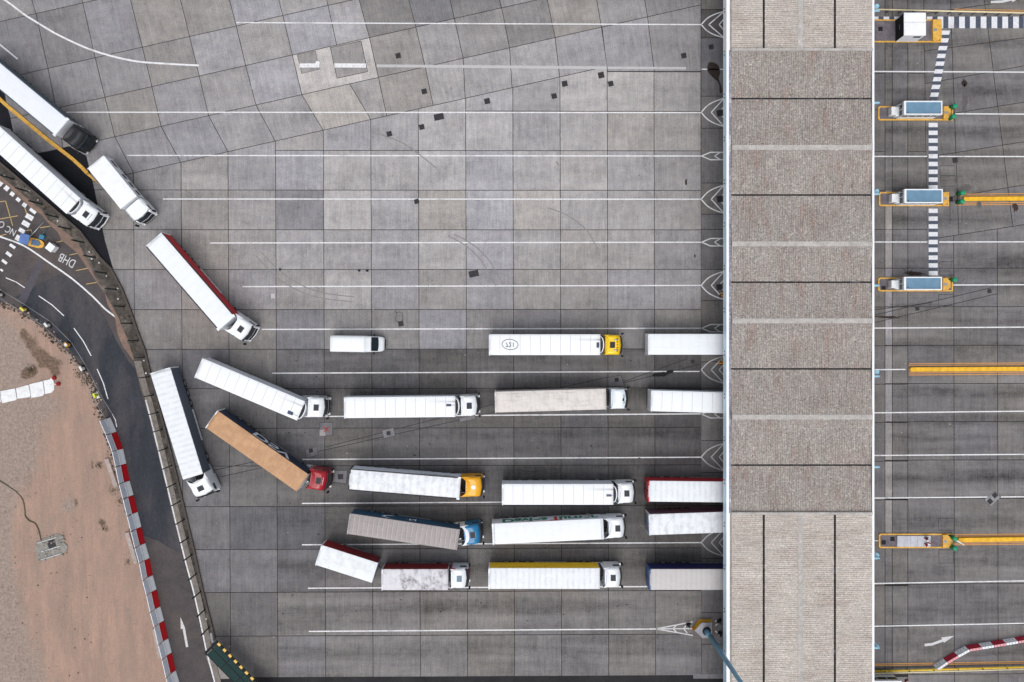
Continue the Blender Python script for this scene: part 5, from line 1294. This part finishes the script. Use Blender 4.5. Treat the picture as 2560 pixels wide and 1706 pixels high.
# ---------------------------------------------------------------- canopy
XL = 540 * 109 / FP; XR = (2184 - NX) * (HC - 7.6) / FP
Yp = lambda y, z=7.6: P(0, y, z)[1]
Xp = lambda x, z=7.6: P(x, 0, z)[0]
M_RM = corr_mat('weathered roof sheet', lin(164, 158, 152), lin(150, 142, 136), 0, .21, .3, .6, .8)
M_RE = corr_mat('pale roof sheet', lin(200, 192, 184), lin(184, 175, 167), 1, .24, .3, .3, .5)
M_RCAP = ground_mat('ridge cap', lin(186, 183, 180), lin(166, 162, 158), 1.2, .5, None, (.5, .6), 7, .8)
M_GUT = ground_mat('gutter dirt', lin(52, 50, 52), lin(34, 33, 35), 1.5, .6, lin(90, 90, 96), (.58, .68), 6, .9)
M_EDGE = ground_mat('gutter edge', lin(158, 160, 172), lin(134, 134, 146), .8, .8, lin(206, 208, 214), (.55, .66), 5, .9)
M_FAS = paint('fascia pale blue', (204, 238, 250), .4, var=.05, scale=.5); M_FASW = paint('fascia white', (240, 242, 246), .4, var=.03)
t = thing('lane_canopy', 'huge flat corrugated canopy roof spanning all lorry lanes', 'canopy', (XL, Yp(700, 0), 0))
ox, oy = t.location.x, t.location.y
def cb(m, x0, x1, y0, y1, z0, z1, mi=0): m.box(min(x0, x1) - ox, max(x0, x1) - ox, min(y0, y1) - oy, max(y0, y1) - oy, z0, z1, mi)
def slope(x0, x1, y0, y1, za, zb, along, mat):
    # a thin sloping sheet; heights za, zb at the two ends of the given axis
    if along == 'y': q = [(x0, y0, za), (x1, y0, za), (x1, y1, zb), (x0, y1, zb)]
    else: q = [(x0, y0, za), (x1, y0, zb), (x1, y1, zb), (x0, y1, za)]
    q = [(a - ox, b_ - oy, c) for a, b_, c in q]
    nz = (Vector(q[1]) - Vector(q[0])).cross(Vector(q[2]) - Vector(q[1])).z
    if nz < 0: q = q[::-1]
    k = 10; me_v, me_f, near = [], [], []
    e0, e1 = ((q[0], q[1]), (q[3], q[2])) if along == 'y' else ((q[0], q[3]), (q[1], q[2]))
    if nz < 0: e0, e1 = ((q[0], q[3]), (q[1], q[2])) if along == 'y' else ((q[0], q[1]), (q[3], q[2]))
    if e0[0][2] > e1[0][2]: e0, e1 = e1, e0          # e0 is the low edge
    for i in range(k + 1):
        f = i / k
        for p0, p1 in ((e0[0], e1[0]), (e0[1], e1[1])):
            me_v.append(tuple(Vector(p0).lerp(Vector(p1), f))); near.append(max(0., 1 - f * 3.2) if abs(e0[0][2] - e1[0][2]) > .2 else 0.)
    for i in range(k): me_f.append((2 * i, 2 * i + 1, 2 * i + 3, 2 * i + 2))
    n0 = len(me_v); me_v += [(x, y, z - .05) for x, y, z in (me_v[0], me_v[1], me_v[2 * k], me_v[2 * k + 1])]; near += [0] * 4
    me_f += [(n0, n0 + 1, 1, 0), (n0 + 2, 2 * k, 2 * k + 1, n0 + 3)]
    me = bpy.data.meshes.new('roof_sheet'); me.from_pydata(me_v, [], me_f); me.materials.append(mat)
    at = me.attributes.new('gutter', 'FLOAT', 'POINT')
    for i, c in enumerate(near): at.data[i].value = c
    return link('roof_sheet', me, t)
ZV, ZR = 7.42, 7.86
br = [(127, 7.62), (247, ZV), (369, ZR), (488, ZV), (610, ZR), (706, ZV), (802.5, ZR), (922.7, ZV), (1043, ZR), (1163.3, ZV), (1281, 7.62)]
xi0, xi1 = XL + .55, XR - .22
for (ya, za), (yb, zb) in zip(br, br[1:]):
    A, B = Yp(ya, za), Yp(yb, zb)
    if za == ZV: A -= .1
    if zb == ZV: B += .1
    slope(xi0, xi1, A, B, za, zb, 'y', M_RM)
for y, z in br:
    if z == ZV: m = MB(); cb(m, xi0, xi1 - .1, Yp(y, z) - .1, Yp(y, z) + .1, ZV - .12, ZV - .03); m.build('valley_gutter', M_GUT, t)
    if z == ZR: m = MB(); cb(m, xi0 + .1, xi1, Yp(y, z) - .29, Yp(y, z) + .29, ZR - .02, ZR + .02); m.build('ridge_cap', M_RCAP, t)
xb = [(xi0, 7.74), (Xp(1910), 7.5), (Xp(1999), 7.88), (Xp(2088), 7.5), (xi1, 7.74)]
for y0, y1 in ((-320, 124), (1285, 2000)):
    for (xa, za), (xc, zc) in zip(xb, xb[1:]):
        a = xa + (.13 if za == 7.5 else 0); c = xc - (.13 if zc == 7.5 else 0)
        slope(a, c, Yp(y0), Yp(y1), za, zc, 'x', M_RE)
    for x, z in xb:
        if z == 7.5: m = MB(); cb(m, x - .13, x + .13, Yp(y0), Yp(y1), 7.36, 7.46); m.build('valley_gutter', M_GUT, t)
        if z == 7.88: m = MB(); cb(m, x - .28, x + .28, Yp(y0), Yp(y1), 7.86, 7.9); m.build('ridge_cap', M_RCAP, t)
for y in (126, 1283): m = MB(); cb(m, xi0, xi1, Yp(y) - .14, Yp(y) + .14, 7.45, 7.93); m.build('parapet', M_RCAP, t)
# fascia, caps and side gutters
for y0, y1, mt, w in ((-320, 126, M_FASW, .36), (126, 1283, M_FAS, .26), (1283, 2000, M_FAS, .36)):
    m = MB(); cb(m, XL, XL + .1, Yp(y0), Yp(y1), 6.0, 7.66); m.build('fascia', mt, t)
    m = MB(); cb(m, XL - .03, XL + w, Yp(y0), Yp(y1), 7.66, 7.75); m.build('edge_cap', M_FASW, t)
    m = MB(); cb(m, XL + w, xi0 + .02, Yp(y0), Yp(y1), 7.3, 7.56); m.build('side_gutter', M_EDGE if mt is M_FAS and y0 < 1000 else M_RCAP, t)
    m = MB(); cb(m, XR - .1, XR, Yp(y0), Yp(y1), 6.0, 7.66); m.build('fascia', M_FASW, t)
    m = MB(); cb(m, XR - .22, XR + .03, Yp(y0), Yp(y1), 7.66, 7.75); m.build('edge_cap', M_FASW, t)
for i in range(16):
    y = Yp(20 + i * 108); m = MB()
    for k in (-.25, .15): cb(m, XL - .06, XL, y + k, y + k + .14, 6.6, 6.75)
    m.build('fascia_lamp', M_CHAS, t)
for y in (27, 257, 485, 714, 941, 1168, 1396, 1620):
    m = MB(); a = P(0, y, 7.0)[1]; m.tube([(XR - .3 - ox, a - oy, 6.9), (XR + .55 - ox, a - oy, 6.95), (XR + .98 - ox, a - oy, 6.95)], .17, 0, 8, .13); m.build('rain_spout', M_BLUE, t)
m = MB(); cb(m, XL + .1, XR - .1, Yp(-320), Yp(2000), 6.6, 6.7); m.build('soffit', M_GREY, t)
for y in (62, 498.5, 925, 1357, 1573):
    for x in (1850, 1995, 2140):
        m = MB(); w = P(x, y); m.cyl(w[0] - ox, w[1] - oy, .16, 6.6, .25, 0, 14); m.build('column', M_BLUE, t)

# ---------------------------------------------------------------- lane islands and booths
M_ISL = ground_mat('island concrete', lin(122, 116, 122), lin(96, 92, 98), 1.0, .5, None, (.5, .6), 8)
M_DECK = ground_mat('booth deck blue', lin(112, 146, 170), lin(98, 132, 158), 1.4, .3, None, (.5, .6), 10, .6)
M_BWALL = paint('booth white', (238, 242, 246), .4, var=.03, dirt=.1)
def rrect(x0, x1, y0, y1, r, sides=(1, 1)):
    out = []
    for cx, cy, a0, on in ((x1 - r, y1 - r, 0, sides[1]), (x0 + r, y1 - r, 90, sides[0]), (x0 + r, y0 + r, 180, sides[0]), (x1 - r, y0 + r, 270, sides[1])):
        if on: out += [(cx + r * math.cos(R(a0 + 90 * i / 5)), cy + r * math.sin(R(a0 + 90 * i / 5))) for i in range(6)]
        else: out.append((cx + r * (1 if a0 in (0, 270) else -1), cy + r * (1 if a0 in (0, 90) else -1)))
    return out
def island(label, x0, x1, y0, y1, nose=None, round_=(1, 1)):
    A, B = P(x0, y1), P(x1, y0); t = thing('lane_island', label, 'traffic island', (A[0], A[1], 0), 0, 'yellow edged islands beyond the canopy')
    l, w = B[0] - A[0], B[1] - A[1]
    m = MB(); o = rrect(0, l, 0, w, .3, round_); i = rrect(.17, l - .17, .17, w - .17, .2, round_); k = len(o)
    m.loft([[(x, y, 0) for x, y in o], [(x, y, .17) for x, y in o], [(x, y, .17) for x, y in i], [(x, y, .1) for x, y in i]], 0, cap=False, smooth=False)
    m.build('kerb', M_YKERB, t)
    m = MB(); m.face([(x, y, .13) for x, y in i]); m.build('surface', M_ISL, t)
    if nose:
        n0 = (nose[0] - x0) * mpp(); n1 = (nose[1] - x0) * mpp(); c = .5
        m = MB(); pl = [(n0, .05), (n1 - c, .05), (n1, .45), (n1, w - .45), (n1 - c, w - .05), (n0, w - .05)]
        cx = sum(p[0] for p in pl) / 6; m.prism(pl, .02, .55, 0, None, [(cx + (x - cx) * .96, w / 2 + (y - w / 2) * .96) for x, y in pl]); bevel(m.build('nose_block', M_YBAR if False else M_YKERB, t), .04)
        m = MB(); m.box(n0 + .1, n0 + .55, w / 2 - .15, w / 2 + .15, .55, .58); m.build('nose_plate', M_GREY, t)
    return t, l, w
islands = [('island with the tall white booth, kerb running under the canopy', 2120, 2352, 50, 107, (2327, 2350), (0, 0)),
           ('island of the glazed booth nearest the tall white booth', 2194, 2381, 266.5, 302, (2354, 2373), (1, 0)),
           ('island of the middle glazed booth, with the long yellow barrier behind it', 2196, 2371, 481, 516, (2352, 2368), (1, 0)),
           ('island of the glazed booth farthest from the tall white booth', 2194, 2381, 694.5, 729, (2352, 2372), (1, 0)),
           ('open island without a booth, with two fallen cones', 2196, 2380, 1334, 1370, (2352, 2374), (1, 0))]
for a in islands: island(*a)
# islands hidden under the canopy mouth are left out; steel pits on the open islands
for x, y, lab in ((2209, 721, 'black pit cover on the far booth island, nearest the kerb end'), (2229, 708, 'black pit cover on the far booth island, beside the booth'), (2231, 500.5, 'black pit cover on the middle booth island'), (2209, 1356.5, 'black pit cover on the open island, nearest the kerb end'), (2231, 1348, 'black pit cover on the open island, beside the pale deck'),
                  (2377, 499, 'black pit cover between the middle island nose and the green bollards'), (2201, 73, 'faint dark pit cover on the tall booth island')):
    h = .27; m = MB(); m.box(-h, h, -h, h, 0, .02); m.box(-h * .8, h * .8, -.02, .02, .02, .024, 1)
    tag(m.build('pit_cover', [M_BLACK, M_CHAS], None, P3(x, y, .0125 if x == 2377 else .131)), lab, 'pit cover', 'black pit covers on the lane islands')
m = MB(); a, b = P(2241, 1366), P(2324, 1339); m.box(a[0], b[0], a[1], b[1], .13, .3)
for k in range(1, 5): m.box(a[0] + (b[0] - a[0]) * k / 5 - .02, a[0] + (b[0] - a[0]) * k / 5 + .02, a[1], b[1], .3, .304, 1)
tag(bevel(m.build('pale_deck', [ground_mat('pale deck', lin(196, 198, 206), lin(180, 182, 192), 1.2, .25, lin(160, 160, 166), (.55, .7), 6), M_GREY]), .02), 'pale slab deck of a removed booth on the open island', 'deck')
def booth(label, x0, x1, y0, y1):
    z = 2.6; A, B = P(x0, y1, z), P(x1, y0, z); l, w = B[0] - A[0], B[1] - A[1]
    t = thing('toll_booth', label, 'booth', (A[0], A[1], .13), 0, 'glazed booths with blue roofs on the islands'); e = .06; zt = z - .13
    m = MB(); m.box(e, l - e, e, w - e, 0, .95); m.build('wall', M_BWALL, t)
    m = MB(); m.box(e + .02, l - e - .02, e + .02, w - e - .02, .95, 2.0); m.build('window', M_GLASS, t)
    m = MB()
    for k in range(6):
        x = e + (l - 2 * e - .07) * k / 5
        for y in (e - .01, w - e - .06): m.box(x, x + .07, y, y + .07, .95, 2.0)
    m.box(e - .01, e + .06, w / 2 - .04, w / 2 + .04, .95, 2.0); m.build('window_frame', M_BWALL, t)
    m = MB(); m.box(0, l, 0, w, 2.0, zt - .3); m.build('roof', M_BWALL, t)
    m = MB(); th = .13; tw = .26
    for q in ((0, tw, 0, w), (l - th, l, 0, w), (tw, l - th, 0, th), (tw, l - th, w - th, w)): m.box(*q, zt - .3, zt)
    m.build('roof_rim', M_BWALL, t)
    m = MB(); m.box(tw, l - th, th, w - th, zt - .3, zt - .18); m.build('roof_deck', M_DECK, t)
    m = MB(); m.cyl(tw + .3, .35, zt - .18, zt - .14, .07, 0, 10); m.build('roof_outlet', M_CHAS, t)
    m = MB(); m.box(-.35, e, w * .12, w * .88, .1, .9); m.box(-.95, -.35, w * .2, w * .8, .0, 1.05); bevel(m.build('cash_cabinet', M_BWALL, t), .08)
    m = MB(); m.box(-.5, -.02, w * .78, w * .82, .9, 2.0); m.build('cabinet_screen', M_GREY, t)
    return t
booth('glazed booth with blue roof nearest the tall white booth', 2260, 2356, 252.6, 287)
booth('middle glazed booth with blue roof, in front of the yellow barrier', 2261, 2357, 473, 508)
booth('glazed booth with blue roof lowest beside the striped walkway end', 2260, 2355, 692.6, 725.4)
booth('glazed booth roof cut off by the photo bottom beyond the rail', 2120, 2254, 1703, 1738)
A, B = P(2261, 88, 2.75), P(2314, 33, 2.75)
t = thing('white_booth', 'tall plain white booth with a black end wall on the top island', 'booth', (A[0], A[1], .13)); l, w = B[0] - A[0], B[1] - A[1]
m = MB(); m.box(.02, l, 0, w, 0, 2.5); m.build('wall', M_BWALL, t)
m = MB(); m.box(-.02, .02, .02, w - .02, .05, 2.5); m.build('end_wall', paint('end wall black', (8, 11, 18), .9), t)
m = MB(); m.box(-.05, l + .05, -.05, w + .05, 2.5, 2.62); bevel(m.build('roof', paint('booth roof white', (244, 246, 250), .5, var=.04, dirt=.25, scale=1), t), .02)
m = MB(); m.box(-.04, l + .04, w * .58 - .015, w * .58 + .015, 2.62, 2.628); m.build('roof_joint', M_GREY, t)
m = MB(); m.box(l * .55, l * .9, -.012, 0, 1.6, 2.1); m.build('window', M_GLASS, t)
m = MB()
for k in range(4): m.box(-.03, -.02, w * .42 + k * .16, w * .42 + k * .16 + .1, 1.2, 1.35)
m.build('end_lettering', M_GREY, t)
# bollards
for x, y, lab in ((2376, 271, 'green bollard at the top booth island nose, upper of two'), (2373, 296.5, 'green bollard at the top booth island nose, lower of two'), (2395, 486, 'green bollard at the end of the yellow barrier, upper of two'), (2394, 507, 'green bollard at the end of the yellow barrier, lower of two'),
                  (2376, 701, 'single green bollard on the lowest booth island nose'), (2376, 1342, 'green bollard at the open island nose, upper of two'), (2376, 1366, 'green bollard at the open island nose, lower of two')):
    w = P(x, y); t = thing('bollard', lab, 'bollard', (w[0], w[1], 0), 0, 'green bollards at the island noses')
    m = MB(); m.cyl(0, 0, 0, 1.15, .3, 0, 16, .27); m.build('post', paint('bollard dark green', (6, 112, 72), .5, var=.1), t)
    m = MB(); m.loft([[(math.cos(2 * math.pi * i / 16) * r, math.sin(2 * math.pi * i / 16) * r, z) for i in range(16)] for r, z in ((.3, 1.15), (.31, 1.25), (.24, 1.34), (.08, 1.38))]); m.build('cap', M_BOL, t)
m = MB(); m.tube([P3(2383, 1347, 1.2), P3(2409, 1362, .9)], .08, 0, 8); m.tube([P3(2409, 1362, .9), P3(2410, 1363, .0)], .07, 0, 8); m.tube([P3(2383, 1347, 1.2), P3(2383, 1347, 0)], .06, 0, 8); tag(m.build('swing_arm', M_WHITE), 'slanting white swing arm beside the green bollards of the open island', 'barrier arm')
# long yellow lane barriers
for (a, b, hw, lab) in (((2405, 498.5), (2640, 496.5), .28, 'long yellow barrier behind the middle glazed booth'), ((2272, 924), (2640, 922), .3, 'long yellow barrier standing alone beyond the canopy'), ((2392, 1349.5), (2640, 1346), .3, 'long yellow barrier behind the open island')):
    A, B = P(*a), P(*b); l = math.hypot(B[0] - A[0], B[1] - A[1])
    m = MB(); pl = [(0, -hw + .15), (.15, -hw), (l, -hw), (l, hw), (.15, hw), (0, hw - .15)]
    m.prism(pl, 0, .36, 0, None, [(.06 + x * .999, y * .9) for x, y in pl])
    tag(bevel(m.build('lane_barrier', M_YBAR, None, (A[0], A[1], 0), math.atan2(B[1] - A[1], B[0] - A[0])), .03), lab, 'barrier', 'long yellow lane barriers')
# fallen cones on the open island
def cone(label, x, y, z, rz, tip, cat='cone'):
    t = thing('road_cone', label, cat, P3(x, y, z), rz, 'red and white road cones')
    m = MB(); m.cyl(0, 0, .04, .75, .19, 0, 14, .04); o = m.build('cone_body', paint('cone red', (150, 26, 24), .6), t)
    m = MB(); m.cyl(0, 0, .3, .5, .148, 0, 14, .108); s_ = m.build('white_band', M_WHITE, t)
    m = MB(); m.box(-.24, .24, -.24, .24, 0, .04); b_ = m.build('cone_base', paint('cone base', (88, 20, 24), .7), t)
    t.rotation_euler = (R(tip), 0, rz); t.location.z = z + (.2 if tip else 0)
cone('fallen red and white cone on the open island, upper', 2314, 1344, .3, R(20), 78); cone('fallen red and white cone on the open island, lower', 2312, 1363, .3, R(120), 78)
cone('red and white cone standing by the bottom rail', 2266, 1703, .0, 0, 0)
# rails
def rail(label, pts, rails, step):
    A, B = P(*pts[0], 1.0), P(*pts[1], 1.0); l = math.hypot(B[0] - A[0], B[1] - A[1])
    t = thing('guard_rail', label, 'guard rail', (A[0], A[1], 0), math.atan2(B[1] - A[1], B[0] - A[0]))
    for z, r, mt in rails: MB().tube([(0, 0, z), (l, 0, z)], r, 0, 8).build('rail', mt, t)
    for k in range(int(l / step) + 1):
        m = MB(); m.box(k * step + .1, k * step + .18, -.06, .02, 0, rails[0][0] - .02); m.build('post', M_CHAS, t)
M_CREAM = paint('cream rail', (236, 222, 182), .5, var=.05); M_YR = paint('rail yellow', (232, 196, 60), .5, var=.1)
rail('single cream guard rail on dark posts along the striped walkway', ((2190, 24.5), (2640, 35.5)), ((1.1, .09, M_CREAM),), 1.55)
rail('double guard rail, cream over yellow, along the photo bottom', ((2150, 1684), (2640, 1670)), ((1.15, .07, M_CREAM), (.45, .14, M_YR)), 3.1)
# red and white plastic barriers, bottom corner
Q = [(2336, 1668), (2361, 1651), (2387, 1635.5), (2415, 1620), (2446, 1615), (2476, 1610), (2506, 1605), (2536, 1600), (2566, 1595), (2597, 1590)]
M_PR = paint('plastic red', (178, 22, 54), .5, var=.08); M_PRT = paint('faded plastic pink', (232, 168, 176), .55, var=.06)
for i, (a, b) in enumerate(zip(Q, Q[1:])):
    A, B = P(*a), P(*b); l = math.hypot(B[0] - A[0], B[1] - A[1]); red = i % 2
    lab = ['white plastic barrier at the free end, touching the yellow lines', 'red plastic barrier next to the free end', 'white plastic barrier at the bend', 'red plastic barrier just past the bend', 'white plastic barrier second past the bend', 'red plastic barrier third past the bend', 'white plastic barrier fourth past the bend', 'red plastic barrier at the photo edge', 'white plastic barrier beyond the photo edge'][i]
    t = thing('plastic_barrier', lab, 'plastic barrier', (A[0], A[1], 0), math.atan2(B[1] - A[1], B[0] - A[0]), 'red and white plastic barriers')
    m = MB(); yb = [(.32, 0), (.3, .2), (.17, .55), (.14, .9), (-.14, .9), (-.17, .55), (-.3, .2), (-.32, 0)]
    m.loft([[(.02, y, z) for y, z in yb], [(l - .02, y, z) for y, z in yb]], 0, smooth=False)
    for k in (.25, .5, .75): m.box(l * k - .05, l * k + .05, .2, .3, .3, .38, 1)
    bevel(m.build('barrier_body', [M_PR if red else M_BW, M_CHAS], t), .03)
    m = MB(); m.box(.05, l - .05, -.13, .13, .9, .93)
    for k in (.25, .5, .75): m.box(l * k - .05, l * k + .05, -.05, .05, .93, .95, 1)
    m.build('top_plate', [M_PRT if red else M_WHITE, M_PR if red else M_GREY], t)
# lift arms at the canopy mouth
for x, y, dx_, lab in ((1803, 908, -.7, 'orange lift arm with small post at the canopy mouth, below the plain white trailer'), (1802, 741, -.2, 'small orange and black lift post at the canopy mouth, in the sixth chevron')):
    w = P(x, y); t = thing('lift_barrier', lab, 'lift barrier', (w[0], w[1], 0)); m = MB(); m.box(-.2, .25, -.2, .2, 0, 1.0); bevel(m.build('post', M_CHAS, t), .03)
    m = MB(); m.box(dx_, .2, -.09, .09, 1.0, 1.14); m.build('arm', paint('arm orange', (240, 150, 20), .5), t); m = MB(); m.box(-.15, .3, .2, .45, .5, .8); m.build('control_box', M_YKERB, t)
# lamp mast on its plinth
t = thing('lamp_mast', 'tall blue tapering lamp mast on a yellow edged pentagon plinth', 'lamp mast', P3(1763, 1573))
ox, oy, _ = t.location
pl = [P(x, y, .85) for x, y in ((1754, 1556), (1781, 1556), (1781.5, 1596.5), (1756, 1597), (1735, 1577))]
pl = [(a - ox, b_ - oy) for a, b_ in pl]; cx, cy = sum(p[0] for p in pl) / 5, sum(p[1] for p in pl) / 5
m = MB(); m.prism([(cx + (x - cx) * 1.12, cy + (y - cy) * 1.12) for x, y in pl], 0, .85, 0, 1, pl); bevel(m.build('plinth', [M_YBAR, M_ISL], t), .02)
m = MB(); m.prism([(cx + (x - cx) * .93, cy + (y - cy) * .93) for x, y in pl], .85, .87); m.build('plinth_top', ground_mat('plinth top', lin(168, 168, 176), lin(150, 150, 158), 1., .4), t)
m = MB(); m.cyl(0, 0, .87, .93, .55, 0, 20)
for k in range(8): m.cyl(.45 * math.cos(k * .785), .45 * math.sin(k * .785), .93, 1.05, .05, 0, 8)
m.build('base_flange', M_CHAS, t)
m = MB(); m.cyl(0, 0, .93, 3.0, .36, 0, 20, .33); m.cyl(0, 0, 3.0, 29.0, .33, 0, 20, .17); m.build('mast', M_MAST, t)
m = MB(); m.cyl(0, 0, 28.6, 29.2, .8, 0, 16, .8)
for k in range(6): m.box(.8 * math.cos(k * 1.047) - .25, .8 * math.cos(k * 1.047) + .25, .8 * math.sin(k * 1.047) - .25, .8 * math.sin(k * 1.047) + .25, 28.3, 28.7)
m.build('lamp_ring', M_GREY, t)
A, B = P(1732, 1599), P(1787, 1544); m = MB(); m.box(A[0], B[0], A[1], B[1], 0, .02); structure(m.build('plinth_pad', paint('pad concrete', (112, 108, 108), .9, var=.12, scale=2, dirt=.4)))
for x, y, rz, lab in ((1798, 1553, 20, 'dark folded stand by the canopy edge, upper one beside the lamp mast'), (1800, 1584, -30, 'dark folded stand by the canopy edge, lower one beside the lamp mast'), (1721, 1562, 5, 'dark folded stand on the white chevron in front of the lamp mast plinth')):
    t = thing('folded_stand', lab, 'stand', P3(x, y, .02), R(rz), 'dark folded stands by the lamp mast')
    m = MB(); m.box(-.3, .3, -.25, .25, 0, .12, taper=.04); m.build('base', M_BLACK, t)
    m = MB(); m.box(-.06, .06, -.2, .2, .12, .9); m.box(-.2, .2, -.05, .05, .5, .62); m.build('upright', M_CHAS, t)
    m = MB(); m.tube([(-.25, -.2, .15), (.15, .2, .95)], .04, 0, 6); m.build('brace', M_GREY, t)

# ---------------------------------------------------------------- camera, sky, sun
sc = bpy.context.scene
cd = bpy.data.cameras.new('camera'); co = bpy.data.objects.new('camera', cd); C.objects.link(co)
co.location = (0, 0, HC); cd.sensor_width = 36; cd.lens = 36 * FP / 2560; cd.shift_x = (1280 - NX) / 2560; cd.shift_y = -(853 - NY) / 2560
cd.clip_end = 2000; cd.clip_start = .5; sc.camera = co
w = bpy.data.worlds.new('World'); sc.world = w; w.use_nodes = True; nt = w.node_tree; n = N(nt)
bg = nt.nodes['Background']; sky = n.add('ShaderNodeTexSky', sky_type='NISHITA'); sky.sun_disc = False
EL = 66
sky.sun_elevation = R(EL); sky.sun_rotation = R(180); sky.dust_density = 4.; sky.air_density = 1.0; sky.ozone_density = 1.0
hs = n.add('ShaderNodeHueSaturation'); hs.inputs['Saturation'].default_value = .28
n.link(sky.outputs[0], hs.inputs['Color']); n.link(hs.outputs[0], bg.inputs['Color']); bg.inputs['Strength'].default_value = .15
ld = bpy.data.lights.new('sun', 'SUN'); lo = bpy.data.objects.new('sun', ld); C.objects.link(lo)
ld.energy = .8; ld.angle = R(45); ld.color = (1, .97, .93); lo.rotation_euler = (R(90 - EL), 0, R(-6)); lo.location = (0, -60, 80)
sc.view_settings.view_transform = 'Standard'; sc.view_settings.look = 'None'; sc.view_settings.gamma = 1; sc.view_settings.exposure = EXPO
sc.view_settings.use_curve_mapping = False
